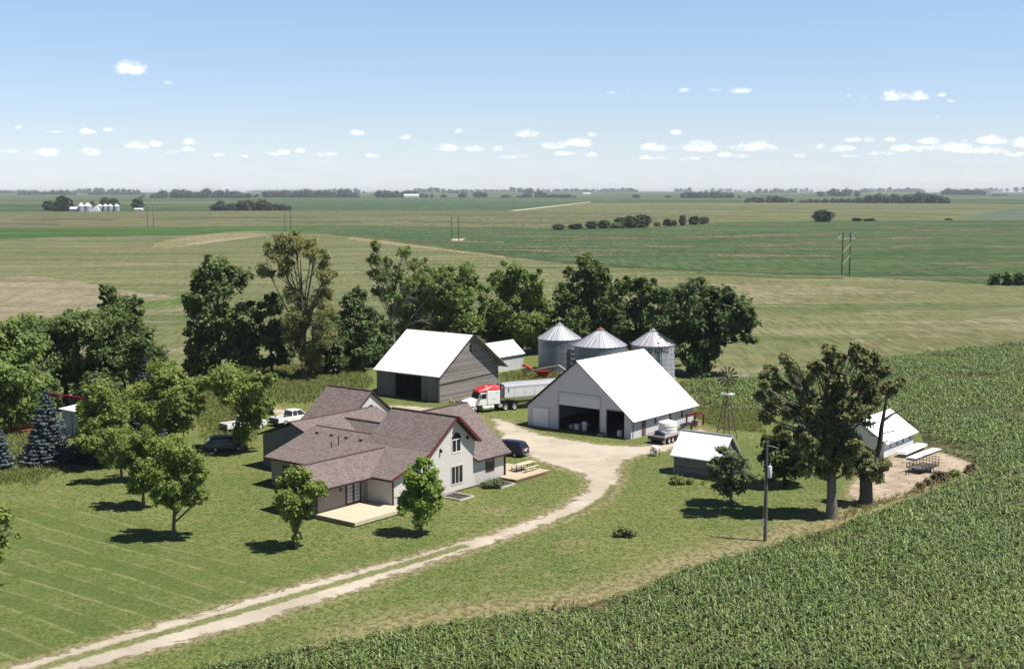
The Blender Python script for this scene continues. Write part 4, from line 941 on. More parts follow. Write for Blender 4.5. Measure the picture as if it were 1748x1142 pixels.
def grain_bin(c, Rr, H, roofh, lab, base, cap, txt=None, txtcol=(0.03, 0.028, 0.03), lines=1.0, nrib=26, roofcol=(0.62, 0.63, 0.66), tang=0.0):
    r = empty('grain_bin', (c.x, c.y, 0), 0, lab, 'grain bin', 'metal grain bins behind the machine shed')
    m = MB(); m.lathe([(Rr,0.15),(Rr,H)], 48); m.build('bin_wall', bin_mat('galvanised_' + lab.split()[0], base, Rr, lines=lines), r, smooth=True, uv=False)
    m = MB(); m.lathe([(Rr+0.25,-0.05),(Rr+0.25,0.145)], 40); m.build('base_slab', M_found, r)
    eh = Rr + 0.12; ch = 0.55
    m = MB(); m.lathe([(eh,H-0.02),(ch,H+roofh)], 48, caps=False); 
    m.build('roof', plain('galv_roof_' + lab.split()[0], roofcol, 0.38, 0.55, 0.10, 0.9), r, smooth=True)
    m = MB()
    for k in range(nrib):
        a = 2*math.pi*k/nrib
        m.bar((eh*math.cos(a),eh*math.sin(a),H+0.02),(ch*math.cos(a),ch*math.sin(a),H+roofh+0.02),0.06,0.07)
    m.build('roof_rib', plain('galv_rib', (0.45, 0.45, 0.47), 0.45, 0.5), r)
    m = MB(); m.lathe([(ch+0.1,H+roofh-0.04),(ch+0.12,H+roofh+0.16),(ch*.8,H+roofh+0.22),(0.2,H+roofh+0.30),(0.2,H+roofh+0.5),(0.01,H+roofh+0.55)], 18); m.build('roof_cap', cap, r, smooth=True)
    if txt:
        parts = []; xo = 0.0
        for word in txt.split():
            cu = bpy.data.curves.new('lettering', 'FONT'); cu.body = word; cu.size = 1.15; cu.extrude = 0.004; cu.offset = 0.028; cu.space_character = 1.12
            to = bpy.data.objects.new('lettering', cu); COL.objects.link(to)
            bpy.context.view_layer.update()
            me = bpy.data.meshes.new_from_object(to.evaluated_get(bpy.context.evaluated_depsgraph_get()))
            bpy.data.objects.remove(to)
            import bmesh
            b = bmesh.new(); b.from_mesh(me); bmesh.ops.subdivide_edges(b, edges=[e for e in b.edges if e.calc_length() > 0.25], cuts=2); b.to_mesh(me); b.free()
            for v in me.vertices: v.co.x += xo
            xo = max(v.co.x for v in me.vertices) + 0.55; parts.append(me)
        wid = xo - 0.55; fac = min(1.0, Rr*1.55/wid)
        for me in parts:
            for v in me.vertices:
                a = -math.pi/2 + tang + (v.co.x - wid/2)*fac/Rr
                rr2 = Rr + 0.02 + v.co.z
                v.co = Vector((rr2*math.cos(a), rr2*math.sin(a), H - 1.12 + v.co.y*0.95))
            me.materials.clear(); me.materials.append(plain('paint_' + lab.split()[0], txtcol, 0.6))
            lo = bpy.data.objects.new('lettering', me); COL.objects.link(lo); lo.parent = r
    return r
c1 = G(955, 577, 5.5); c2 = G(1025, 588, 5.5); c3 = G(1115, 587, 5.5)
cap_g = plain('galv_cap', (0.5, 0.5, 0.52), 0.4, 0.5); cap_r = plain('rust_cap', (0.27, 0.13, 0.085), 0.7)
b1 = grain_bin(c1, 3.55, 5.5, 2.15, 'leftmost grey grain bin with a stepped ladder on its side', (0.20, 0.22, 0.25), cap_g, 'HERD KING', (0.13, 0.14, 0.16), 0.8, tang=-0.1)  # wall colour lowered to carry the shade on its near side
b2 = grain_bin(c2, 4.15, 5.45, 2.35, 'widest grain bin of three with a rusty roof cap', (0.17, 0.19, 0.23), cap_r, None, lines=0.25, nrib=30)  # wall colour darkened to include the shade under the roof edge
b3 = grain_bin(c3, 3.50, 5.5, 2.05, 'rightmost pale grain bin lettered in black below its roof', (0.40, 0.415, 0.44), cap_g, 'HERD KING', nrib=22, roofcol=(0.62, 0.60, 0.61), tang=-0.12)
# ladders
m = MB(); ca = Vector((math.cos(R(-58)), math.sin(R(-58)), 0)); pa = Vector((-ca.y, ca.x, 0))
for s in (-1.3, 0.0): m.bar(ca*3.95+pa*(s+1.0)+Vector((0,0,0.2)), ca*3.95+pa*(s+1.0)+Vector((0,0,5.4)), 0.08)
for k in range(6): m.bar(ca*4.0+pa*-0.4+Vector((0,0,0.8+k*0.8)), ca*4.0+pa*1.1+Vector((0,0,0.8+k*0.8)), 0.30, 0.06)
m.bar(ca*3.6+pa*0.3+Vector((0,0,5.5)), ca*0.6+pa*0.1+Vector((0,0,7.6)), 0.3, 0.06)
m.build('stair_ladder', plain('galv_rib', (0.45, 0.45, 0.47), 0.45, 0.5), b1)
m = MB(); ca = Vector((math.cos(R(-78)), math.sin(R(-78)), 0)); pa = Vector((-ca.y, ca.x, 0))
for s in (-0.24, 0.24): m.bar(ca*3.66+pa*s+Vector((0,0,0.3)), ca*3.66+pa*s+Vector((0,0,5.5)), 0.06)
for k in range(17): m.bar(ca*3.66+pa*-0.24+Vector((0,0,0.5+k*0.3)), ca*3.66+pa*0.24+Vector((0,0,0.5+k*0.3)), 0.05)
m.build('ladder', M_dark, b3)
m = MB(); q = ca*2.9 + Vector((0,0,5.85)); m.lathe([(0.26,-0.05),(0.28,0.25),(0.1,0.34)], 12, M=Matrix.Translation(q)); m.build('roof_hatch', M_white, b3)
# --- metal shed among the left trees
MO = G(107, 742)
ms = empty('metal_shed', MO, PHI, 'small grey-green metal shed with pale roof between the spruces', 'shed')
m = MB(); m.box((0,0,0),(4.6,0.1,3.2)); m.build('wall', siding_mat('grey_green_panel', (0.30, 0.36, 0.34), 0.6, 0.05, 0.2, vertical=True), ms)
m = MB(); m.box((4.5,0.102,0),(4.6,4.0,3.1)); m.box((0,0.102,0),(0.1,4.0,3.1)); m.box((0.1,3.9,0),(4.5,4.0,3.1)); m.build('wall', M_wwall, ms)
m = MB(); m.slab([(-0.3,-0.3,3.3),(4.9,-0.3,3.3),(4.9,4.3,3.65),(-0.3,4.3,3.65)], 0.08); m.build('roof', [M_wroof, M_white], ms)
m = MB(); m.box((2.1,-0.04,0.1),(2.2,-0.003,3.0)); m.build('door_seam', M_dark, ms)
# ================================================================== vehicles, yard objects, poles
def car_paint(name, col, rough=0.3):
    return plain(name, col, rough, 0.0, 0.03, spec=0.6)
P_white = car_paint('white_car_paint', (0.78, 0.78, 0.78)); P_navy = car_paint('navy_car_paint', (0.012, 0.018, 0.05), 0.18)
P_red = car_paint('red_paint', (0.50, 0.035, 0.035)); P_grey = car_paint('silver_paint', (0.56, 0.58, 0.59))
M_chrome = plain('chrome', (0.65, 0.65, 0.66), 0.2, 0.9); M_alu = plain('aluminium', (0.68, 0.69, 0.71), 0.35, 0.6)
M_lens = plain('red_lens', (0.30, 0.02, 0.02), 0.25); M_plate = plain('number_plate', (0.65, 0.65, 0.66), 0.5)
M_maroon = plain('maroon_paint', (0.12, 0.018, 0.022), 0.5); M_rust = plain('rusty_red_paint', (0.30, 0.035, 0.022), 0.65, var=0.3, scale=3)
def wheel(parent, x, y, r, w, side, rim=M_alu):
    T = MB(); s = side
    T.lathe([(r*.62,-w/2),(r*.92,-w/2),(r,-w/2+0.04),(r,w/2-0.04),(r*.92,w/2),(r*.62,w/2)], 20, M=Matrix.Translation((x,y,r)) @ Matrix.Rotation(math.pi/2,4,'X'), caps=False)
    t_ = T.build('wheel', M_black, parent, smooth=True)
    k = MB(); k.lathe([(r*.64,-s*w*.30),(r*.60,-s*w*.42),(r*.45,-s*w*.25),(r*.30,-s*w*.22),(r*.24,-s*w*.44),(0.01,-s*w*.46)], 16, M=Matrix.Translation((x,y,r)) @ Matrix.Rotation(math.pi/2,4,'X'))
    k.build('rim', rim, t_, smooth=True); return t_
def loft(m, rings, mi=0, cap=True):
    n = len(rings[0]); o = len(m.v)
    for r in rings: m.v += [Vector(p) for p in r]
    for i in range(len(rings)-1):
        for k in range(n):
            k2 = (k+1) % n; m.f.append([o+i*n+k, o+i*n+k2, o+(i+1)*n+k2, o+(i+1)*n+k]); m.m.append(mi)
    if cap:
        m.f.append([o+k for k in range(n)][::-1]); m.m.append(mi); m.f.append([o+(len(rings)-1)*n+k for k in range(n)]); m.m.append(mi)
# local frame of vehicles: +x forward, y left, z up
# ---------------------------------------------------------------- lorry tractor and grain trailer
hd = math.pi + (math.pi/2 - R(62))            # heading: to the left and slightly towards the camera
hv = Vector((math.cos(hd), math.sin(hd), 0)); lv = Vector((-hv.y, hv.x, 0))
TO = G(871.5, 700.5) - lv*1.25
tr = empty('semi_truck', TO, hd, 'white conventional semi truck with a red roof beside the barn', 'truck')
m = MB(); m.box((-1.6,-0.45,0.75),(6.4,-0.30,1.0)); m.build('frame_rail', M_dark, tr); m = MB(); m.box((-1.6,0.30,0.75),(6.4,0.45,1.0)); m.build('frame_rail', M_dark, tr)
# sleeper + cab as one body
m = MB()
def ring(x, w, z0, z1, c=0.12): return [(x,-w,z0),(x,w,z0),(x,w,z1-c),(x,w-c,z1),(x,-w+c,z1),(x,-w,z1-c)]
loft(m, [ring(1.55,1.14,1.05,3.0), ring(3.5,1.14,1.05,3.0)]); loft(m, [ring(3.502,1.06,1.0,2.75), ring(4.45,1.06,1.0,2.75), ring(4.9,1.02,1.0,1.95)])
m.build('cab', P_white, tr, bevel=0.03)
m = MB()
rf = lambda x, w, z0, z1, c: [(x,-w,z0),(x,w,z0),(x,w,z0+0.1),(x,w-c,z1),(x,-w+c,z1),(x,-w,z0+0.1)]
loft(m, [rf(1.55,1.16,2.98,3.55,0.28), rf(2.6,1.16,2.98,3.62,0.28), rf(3.6,1.12,2.9,3.42,0.30), rf(4.75,1.08,2.76,2.98,0.25)])
m.build('cab_roof', P_red, tr, bevel=0.04)
MB().box((3.2,0.25,3.5),(3.5,0.55,3.56)).build('roof_light', M_white, tr)
m = MB(); m.add([(4.72,-0.98,2.0),(4.72,0.98,2.0),(4.47,0.92,2.72),(4.47,-0.92,2.72),(4.93,-0.99,1.98),(4.93,0.99,1.98),(4.58,0.95,2.74),(4.58,-0.95,2.74)], [(4,5,6,7),(0,4,7,3),(1,2,6,5),(0,1,5,4),(3,7,6,2)]); m.build('windscreen', M_glass, tr)
for s in (-1, 1):
    m = MB(); m.prism([(3.62,1.9),(4.35,1.9),(4.28,2.55),(3.62,2.62)], 'y', s*1.062, s*1.085); m.build('side_window', M_glass, tr)
    m = MB(); m.box((4.5,s*1.1,1.85),(4.62,s*1.42,2.55)); m.build('mirror', M_chrome, tr)
m = MB(); loft(m, [ring(4.85,0.86,1.0,1.98,0.25), ring(5.8,0.80,0.95,1.86,0.25), ring(6.75,0.70,0.9,1.62,0.2)]); m.build('bonnet', P_white, tr, bevel=0.04)
m = MB(); m.box((6.752,-0.55,0.8),(6.80,0.55,1.55)); m.build('grille', M_dark, tr)
m = MB(); m.box((6.72,-1.15,0.42),(6.92,1.15,0.78)); m.build('bumper', M_chrome, tr, bevel=0.04)
for s in (-1, 1):
    m = MB(); prof = [(0.62*math.cos(a)+5.75,0.5+0.68*math.sin(a)) for a in [math.pi*k/8 for k in range(9)]]; m.prism(prof, 'y', s*0.72, s*1.12); m.build('wing', P_white, tr)
    m = MB(); m.box((6.55,s*0.78,0.95),(6.75,s*1.05,1.2)); m.build('headlight', M_chrome, tr)
    wheel(tr, 5.75, s*0.98, 0.52, 0.28, s)
    for xx in (-0.68, 0.72): wheel(tr, xx, s*0.95, 0.52, 0.55, s)
    m = MB(); m.tube([(2.6,s*1.0,0.62),(4.2,s*1.0,0.62)], 0.33, 14); m.build('fuel_tank', M_alu, tr, smooth=True)
    m = MB(); m.box((2.95,s*1.335,0.35),(3.03,s*1.36,0.9)); m.build('tank_strap', M_dark, tr)
    m = MB(); m.box((1.2,s*0.7,0.55),(1.75,s*1.15,0.95)); m.build('battery_box', M_alu, tr)
    m = MB(); m.tube([(1.40,s*0.95,1.0),(1.40,s*0.95,3.5)], 0.08, 10); m.build('exhaust_stack', M_dark, tr, smooth=True)
m = MB(); m.box((2.1,1.143,1.75),(2.75,1.148,1.80)); m.box((2.0,1.143,2.5),(2.1,1.148,2.75)); m.build('door_marking', plain('grey_marking', (0.30, 0.31, 0.32), 0.5), tr)
tl = empty('grain_trailer', TO, hd, 'silver hopper grain trailer with grey tarp coupled behind the truck', 'trailer')
m = MB(); sec = lambda x, zb: [(x,-1.28,1.75),(x,-1.28,3.35),(x,1.28,3.35),(x,1.28,1.75),(x,0.9,zb),(x,-0.9,zb)]
loft(m, [sec(0.9,1.6), sec(-1.0,1.25), sec(-4.0,1.25), sec(-9.2,1.25), sec(-11.0,1.6)]); m.build('hopper_body', plain('trailer_white', (0.70, 0.71, 0.72), 0.35, 0.25, 0.06), tl)
m = MB(); loft(m, [[(x,-1.30,3.36),(x,1.30,3.36),(x,0.9,3.36+h),(x,-0.9,3.36+h)] for x, h in ((0.92,0.25),(-2,0.30),(-5,0.26),(-8,0.30),(-11.0,0.25))]); m.build('roll_tarp', plain('grey_tarp', (0.34, 0.34, 0.37), 0.7, var=0.15), tl)
m = MB(); m.box((-11.0,1.285,3.18),(0.9,1.32,3.32)); m.build('top_rail', M_alu, tl)
m = MB(); m.box((-11.0,1.285,1.78),(0.9,1.31,1.95)); m.build('bottom_rail', M_alu, tl)
m = MB(); m.tube([(0.95,-1.25,2.2),(0.98,-1.1,3.4),(1.0,0,3.85),(0.98,1.1,3.4),(0.95,1.25,2.2)], 0.05, 6); m.build('tarp_bow', M_dark, tl)
m = MB(); m.box((0.905,-0.9,1.8),(0.95,0.9,3.0)); m.build('front_panel', plain('dull_panel', (0.30, 0.30, 0.32), 0.5, 0.3, 0.3, 2), tl)
m = MB(); m.box((-11.0,-0.5,0.95),(0.9,0.5,1.2)); m.build('chassis', M_dark, tl)
for k in range(7):
    m = MB(); x_ = -0.6-k*1.6; m.box((x_-0.03,1.285,1.95),(x_+0.03,1.30,3.18)); m.build('side_post', M_alu, tl)
m = MB(); m.box((0.25,1.30,2.6),(0.38,1.33,3.05)); m.build('crank', M_dark, tl)
for xx in (-8.6,-9.9):
    for s in (-1, 1): wheel(tl, xx, s*0.95, 0.5, 0.55, s)
# ---------------------------------------------------------------- cars
def suv(o, rot, paint, lab, name='suv', L_=4.8):
    r = empty(name, o, rot, lab, 'car')
    h = L_/2; m = MB()
    def sec(x, w, z0, z1, wt=None): wt = wt or w; return [(x,-w,z0),(x,w,z0),(x,w*1.02,(z0+z1)/2),(x,wt,z1),(x,-wt,z1),(x,-w*1.02,(z0+z1)/2)]
    loft(m, [sec(-h,0.80,0.45,0.95,0.78), sec(-h+0.15,0.91,0.30,1.08,0.86), sec(-h+1.2,0.95,0.28,1.10,0.88), sec(0.5,0.95,0.28,1.06,0.88), sec(h-1.2,0.94,0.28,1.03,0.84), sec(h-0.3,0.88,0.30,0.92,0.72), sec(h,0.72,0.42,0.78,0.6)])
    m.build('body', paint, r, smooth=True, bevel=0.03)
    m = MB()
    loft(m, [sec(-h+0.05,0.80,1.05,1.10,0.78), sec(-h+0.45,0.80,1.05,1.60,0.66), sec(-h+0.9,0.84,1.05,1.70,0.68), sec(0.2,0.86,1.05,1.70,0.68), sec(0.7,0.86,1.03,1.62,0.66), sec(h-1.05,0.84,1.0,1.06,0.8)])
    m.build('cabin_glass', M_glass, r, smooth=True)
    m = MB(); loft(m, [[(x,-w,z),(x,w,z),(x,w-.06,z+.04),(x,-w+.06,z+.04)] for x, w, z in ((-h+0.38,0.66,1.60),(-h+0.9,0.69,1.705),(0.2,0.69,1.705),(0.75,0.66,1.61))]); m.build('roof', paint, r, smooth=True)
    for s in (-1, 1):
        m = MB()
        for a, b in (((-h+0.12,s*0.82,1.06),(-h+0.5,s*0.69,1.62)), ((-0.55,s*0.90,1.06),(-0.6,s*0.70,1.70)), ((h-1.1,s*0.86,1.04),(0.68,s*0.69,1.64))): m.bar(a, b, 0.07)
        m.build('pillar', paint, r)
        m = MB(); m.box((-h-0.012,s*0.50,0.82),(-h+0.16,s*0.86,1.0)); m.build('tail_light', M_lens, r)
        m = MB(); m.box((h-0.32,s*0.55,0.66),(h-0.05,s*0.80,0.80)); m.build('headlight', M_chrome, r)
        m = MB(); m.box((0.9,s*0.93,1.02),(1.1,s*1.10,1.16)); m.build('mirror', paint, r)
        for xx in (-h+0.95, h-0.95): wheel(r, xx, s*0.84, 0.36, 0.24, s)
    m = MB(); m.box((-h-0.02,-0.45,0.86),(-h-0.001,0.45,0.95)); m.build('light_bar', M_plate, r)
    m = MB(); m.box((-h-0.025,-0.20,0.68),(-h-0.001,0.20,0.80)); m.build('number_plate', M_plate, r)
    m = MB(); m.box((-h-0.06,-0.75,0.36),(-h+0.1,0.75,0.52)); m.build('bumper', M_dark, r)
    return r
A_head = math.atan2(YA.y, YA.x); NX = math.atan2(-XA.y, -XA.x)
suv(G(886, 783) - XA*2.4 + YA*0.95, NX + R(8), P_navy, 'dark blue SUV parked on the gravel behind the house corner')
def pickup(o, rot, lab, gate):
    r = empty('pickup_truck', o, rot, lab, 'pickup', 'white pickups parked behind the house'); h = 2.85
    def sec(x, w, z0, z1, wt=None): wt = wt or w; return [(x,-w,z0),(x,w,z0),(x,w,z1-.15),(x,wt,z1),(x,-wt,z1),(x,-w,z1-.15)]
    m = MB(); loft(m, [sec(-0.55,0.97,0.42,1.14,0.92), sec(0.9,0.97,0.42,1.14,0.92), sec(1.35,0.97,0.42,1.14,0.90), sec(h-0.15,0.93,0.42,1.05,0.86), sec(h,0.88,0.46,0.95,0.80)]); m.build('body', P_white, r, bevel=0.03)
    for s in (-1, 1):
        m = MB(); m.prism([(-h,0.52),(-0.552,0.52),(-0.552,1.14),(-h,1.14)], 'y', s*0.78, s*0.975); m.build('bed_side', P_white, r, bevel=0.03)
    m = MB(); m.box((-h,-0.778,0.52),(-0.552,0.778,0.62)); m.build('bed_floor', M_black, r)
    m = MB(); m.box((-h-0.05,-0.778,0.56),(-h+0.03,0.778,1.12)); m.build('tailgate', gate, r, bevel=0.02)
    m = MB(); m.box((-h-0.15,-0.95,0.38),(-h-0.052,0.95,0.56)); m.build('bumper', M_dark, r)
    m = MB(); loft(m, [sec(-0.50,0.86,1.142,1.2,0.86), sec(-0.42,0.84,1.142,1.78,0.70), sec(0.9,0.84,1.142,1.80,0.70), sec(1.75,0.86,1.142,1.16,0.84)]); m.build('cab_glass', M_glass, r)
    m = MB(); loft(m, [[(x,-w,z),(x,w,z),(x,w-.08,z+.06),(x,-w+.08,z+.06)] for x, w, z in ((-0.5,0.74,1.77),(0.2,0.76,1.81),(0.98,0.73,1.78))]); m.build('roof', P_white, r)
    for s in (-1, 1):
        m = MB()
        for a, b in (((-0.5,s*0.88,1.14),(-0.42,s*0.72,1.80)), ((0.30,s*0.88,1.14),(0.28,s*0.73,1.80)), ((1.7,s*0.88,1.15),(0.95,s*0.71,1.80))): m.bar(a, b, 0.09)
        m.build('pillar', P_white, r)
        m = MB(); m.box((-h-0.02,s*0.80,0.72),(-h-0.002,s*0.96,1.08)); m.build('tail_light', M_lens, r)
        m = MB(); m.box((h-0.1,s*0.6,0.72),(h+0.02,s*0.86,0.9)); m.build('headlight', M_chrome, r)
        for xx in (-h+1.15, h-0.95): wheel(r, xx, s*0.86, 0.40, 0.26, s)
    return r
pickup(G(478, 730) + YA*2.9 - XA*1.0, A_head - R(4), 'white pickup truck with an empty dark bed right behind the house roof', plain('navy_tailgate', (0.06, 0.07, 0.11), 0.3))  # dark gate colour stands in for shade on the rear face
pickup(G(394, 741) + YA*2.9 - XA*1.0, A_head - R(10), 'white pickup truck half hidden under the yard tree', plain('dirty_tailgate', (0.20, 0.20, 0.20), 0.5, var=0.3))  # gate a mottled grey, darker than the white body
suv(G(372, 771) + YA*1.2, A_head - R(34), car_paint('slate_car_paint', (0.05, 0.07, 0.11), 0.25), 'slate blue car in the shade below the white pickups', 'parked_car', 4.5)
# ---------------------------------------------------------------- tank trailer
QO = G(1119, 759) + YA*0.2
ft = empty('flatbed_trailer', QO, A_head, 'maroon flatbed gooseneck trailer carrying a round white tank', 'trailer')
m = MB(); m.box((0,-1.15,0.72),(5.6,1.15,0.90)); m.build('bed', M_maroon, ft)
m = MB(); m.box((0.1,-1.05,0.902),(5.5,1.05,0.92)); m.build('deck', plain('dark_planks', (0.03, 0.028, 0.027), 0.8), ft)
for s in (-1, 1):
    m = MB(); m.box((0.05,s*1.10,0.905),(4.6,s*1.15,1.30)); m.build('side_panel', plain('dusty_panel', (0.45, 0.43, 0.42), 0.7, var=0.2, scale=3), ft)
    m = MB(); m.box((0.0,s*0.85,0.25),(0.06,s*1.2,0.9)); m.build('mud_flap', plain('pale_flap', (0.55, 0.55, 0.55), 0.7), ft)
    for xx in (1.1, 1.95): wheel(ft, xx, s*0.98, 0.40, 0.3, s)
m = MB(); m.box((-0.06,-1.15,0.55),(-0.002,1.15,0.9)); m.build('rear_beam', M_dark, ft)
m = MB(); m.box((-0.03,-1.1,0.905),(0.03,1.1,1.02)); m.build('tail_rail', plain('pale_flap', (0.55, 0.55, 0.55), 0.7), ft)
m = MB(); m.bar((5.5,0,0.85),(6.6,0,1.5),0.35,0.3); m.bar((6.5,0,1.5),(8.3,0,1.35),0.35,0.3); m.bar((8.2,0,1.4),(8.2,0,0.2),0.18); m.build('gooseneck', M_dark, ft)
tk = empty('water_tank', QO + YA*2.55 + Vector((0,0,0.92)), A_head, 'big round white poly tank standing on the flatbed trailer', 'tank')
m = MB(); rr_ = 1.12
m.lathe([(rr_*.97,0),(rr_,0.06),(rr_,0.30),(rr_*1.015,0.33),(rr_,0.36),(rr_,0.66),(rr_*1.015,0.69),(rr_,0.72),(rr_,1.02),(rr_*1.015,1.05),(rr_,1.08),(rr_,1.34),(rr_*.95,1.44),(rr_*.6,1.58),(0.26,1.66),(0.26,1.74),(0.01,1.75)], 40); m.build('tank_body', M_poly, tk, smooth=True)
m = MB(); m.box((-1.35,0.1,0.02),(-1.12,0.55,0.4)); m.build('pump', plain('blue_pump', (0.05, 0.10, 0.30), 0.5), tk)
m = MB(); m.tube([(-1.3,0.3,0.3),(-1.35,0.0,0.5),(-1.25,-0.4,0.35),(-1.15,-0.6,0.25)], 0.05, 6); m.build('hose', M_white, tk)
# drum on legs
o_ = G(1118, 778); ds = empty('drum_stand', o_, PHI, 'white tank on a spindly dark leg stand at the edge of the gravel', 'tank stand')
for sx in (-1, 1):
    for sy in (-1, 1):
        MB().bar((sx*0.38,sy*0.38,0),(sx*0.38,sy*0.38,0.82),0.05).build('leg', M_dark, ds)
m = MB()
for a, b in (((-.38,-.38),(.38,-.38)),((.38,-.38),(.38,.38)),((.38,.38),(-.38,.38)),((-.38,.38),(-.38,-.38))): m.bar((*a,0.62),(*b,0.62),0.05)
m.build('ring_frame', M_dark, ds)
m = MB(); m.lathe([(0.36,0.60),(0.42,0.66),(0.42,1.05),(0.39,1.12),(0.15,1.16),(0.15,1.2),(0.01,1.2)], 20); m.build('tank_body', M_poly, ds, smooth=True)
m = MB(); m.lathe([(0.16,0.05),(0.19,0.08),(0.19,0.55)], 14); m.build('pail', M_poly, ds)
# red frame beside the machine shed
o_ = SO + XA*1.4 + YA*13.0
rfm = empty('red_stand', o_, PHI, 'dark red four-legged metal stand against the machine shed wall', 'stand')
for sx in (-1, 1):
    for sy in (-1, 1): MB().bar((sx*0.6,sy*1.1,0),(sx*0.6,sy*1.1,1.42),0.16).build('leg', M_maroon, rfm)
m = MB()
for sy in (-1.1, 0, 1.1): m.bar((-0.7,sy,1.48),(0.7,sy,1.48),0.12)
m.bar((-0.65,-1.2,1.48),(-0.65,1.2,1.48),0.16); m.bar((0.65,-1.2,1.48),(0.65,1.2,1.48),0.16); m.build('top_frame', plain('faded_maroon', (0.20, 0.035, 0.035), 0.6), rfm)
cr = empty('wooden_crate', o_ + YA*0.35 + XA*0.05, PHI, 'pale wooden crate under the dark red stand', 'crate')
MB().box((-0.45,-0.5,0),(0.45,0.5,0.6)).build('box', plain('crate_wood', (0.36, 0.27, 0.19), 0.85, var=0.25), cr); MB().box((-0.5,-0.55,0.602),(0.5,0.55,0.66)).build('lid', plain('crate_wood', (0.36, 0.27, 0.19), 0.85, var=0.25), cr)
# utility trailer with mesh sides
uo = G(1587, 806); ut = empty('utility_trailer', uo + XA*-0.8, A_head - R(12), 'black mesh-sided utility trailer standing on the paved pad', 'trailer')
m = MB(); m.box((-1.6,-0.95,0.48),(1.6,0.95,0.56)); m.build('bed', plain('trailer_floor', (0.10, 0.085, 0.08), 0.8, var=0.3), ut)
m = MB()
for s in (-1, 1):
    for z_ in (0.60,0.80,1.0): m.bar((-1.6,s*0.95,z_),(1.6,s*0.95,z_),0.045)
    for k in range(6): m.bar((-1.6+k*.64,s*0.95,0.5),(-1.6+k*.64,s*0.95,1.0),0.045)
for z_ in (0.62,0.9,1.2,1.5): m.bar((1.62,-0.95,z_),(1.62,0.95,z_),0.045)
for k in range(6): m.bar((1.62,-0.95+k*.38,0.5),(1.62,-0.95+k*.38,1.5),0.04)
m.bar((-1.6,-0.95,1.0),(-1.6,0.95,1.0),0.05); m.build('mesh_sides', M_dark, ut)
m = MB(); m.bar((-1.6,-0.6,0.5),(-2.7,0,0.45),0.08); m.bar((-1.6,0.6,0.5),(-2.7,0,0.45),0.08); m.bar((-2.6,0,0.5),(-2.6,0,0.02),0.06); m.build('drawbar', M_dark, ut)
for s in (-1, 1): wheel(ut, 0, s*1.1, 0.33, 0.2, s)
# auger
ao = G(918, 647); au = empty('grain_auger', ao, R(-24), 'red and grey grain auger with a hopper lying by the bins', 'auger')
m = MB(); m.tube([(-2.6,0,1.15),(-1.0,0,1.35),(3.6,0,2.35)], 0.13, 10); m.build('auger_tube', plain('weathered_steel', (0.36, 0.33, 0.30), 0.55, 0.3), au, smooth=True)
m = MB(); m.tube([(3.6,0,2.4),(5.6,0.2,1.2)], 0.13, 10); m.build('spout', plain('weathered_steel', (0.36, 0.33, 0.30), 0.55, 0.3), au, smooth=True)
m = MB(); m.add([(-0.2,-0.7,1.3),(2.0,-0.7,1.5),(2.0,0.7,1.5),(-0.2,0.7,1.3),(0.7,-0.3,0.3),(1.5,-0.3,0.35),(1.5,0.3,0.35),(0.7,0.3,0.3)], [(0,1,2,3),(0,4,5,1),(1,5,6,2),(2,6,7,3),(3,7,4,0),(4,7,6,5)]); m.build('hopper', M_rust, au)
m = MB(); m.tube([(-2.7,0.1,1.9),(-2.4,0.1,2.2),(-1.0,0.1,1.5)], 0.22, 10); m.build('motor_guard', P_red, au)
m = MB(); m.bar((-2.5,-0.5,0),(-2.3,0,1.2),0.09); m.bar((-2.5,0.5,0),(-2.3,0,1.2),0.09); m.build('support_leg', M_rust, au)
m = MB(); m.bar((-0.6,0,1.4),(0.9,-0.4,0.0),0.09); m.bar((0.2,0.5,0.0),(1.8,0.1,2.0),0.07); m.bar((2.6,-0.5,0),(2.7,0,2.1),0.09); m.bar((-1.4,0,1.3),(-0.4,0.3,2.4),0.06); m.build('brace', M_rust, au)
for s in (-1, 1): wheel(au, 0.4, s*0.95, 0.34, 0.2, s, M_rust)
# orange implement at the left edge
oo = G(34, 738); oi = empty('farm_implement', oo, R(18), 'orange farm implement lying in grass at the left edge', 'implement')
M_orange = plain('orange_paint', (0.55, 0.16, 0.05), 0.6, var=0.2)
m = MB(); m.bar((-2.4,0,0.55),(2.4,0.2,0.75),0.20); m.bar((-2.0,0.9,0.4),(2.0,0.9,0.6),0.16); m.bar((-2.2,-0.8,0.3),(2.3,-0.5,0.4),0.16); m.build('frame_beam', M_orange, oi)
m = MB()
for k in range(5): m.bar((-1.8+k*.9,-0.8,0.35),(-1.8+k*.9,0.9,0.6),0.10); m.bar((-1.8+k*.9,0.9,0.6),(-1.8+k*.9,1.3,0.0),0.07)
m.build('tine_bar', plain('dark_orange', (0.30, 0.08, 0.03), 0.7), oi)
ro = G(96, 728); rb = empty('red_auger', ro, R(-17), 'long dark red auger boom raised behind the grey-green shed', 'auger')
m = MB(); m.bar((-1.2,0,4.3),(4.2,0,3.9),0.16); m.build('boom', plain('crimson_paint', (0.34, 0.03, 0.06), 0.5), rb)
m = MB(); m.bar((-1.2,0,4.0),(4.2,0,3.55),0.10)
for k in range(7): m.bar((-1.2+k*.8,0,4.25-k*.06),(-0.8+k*.8,0,3.98-k*.066),0.06)
m.bar((-0.8,0,4.0),(-1.4,0.2,0),0.12); m.bar((3.6,0,3.6),(4.0,0.4,0),0.12); m.build('truss', plain('crimson_paint', (0.34, 0.03, 0.06), 0.5), rb)
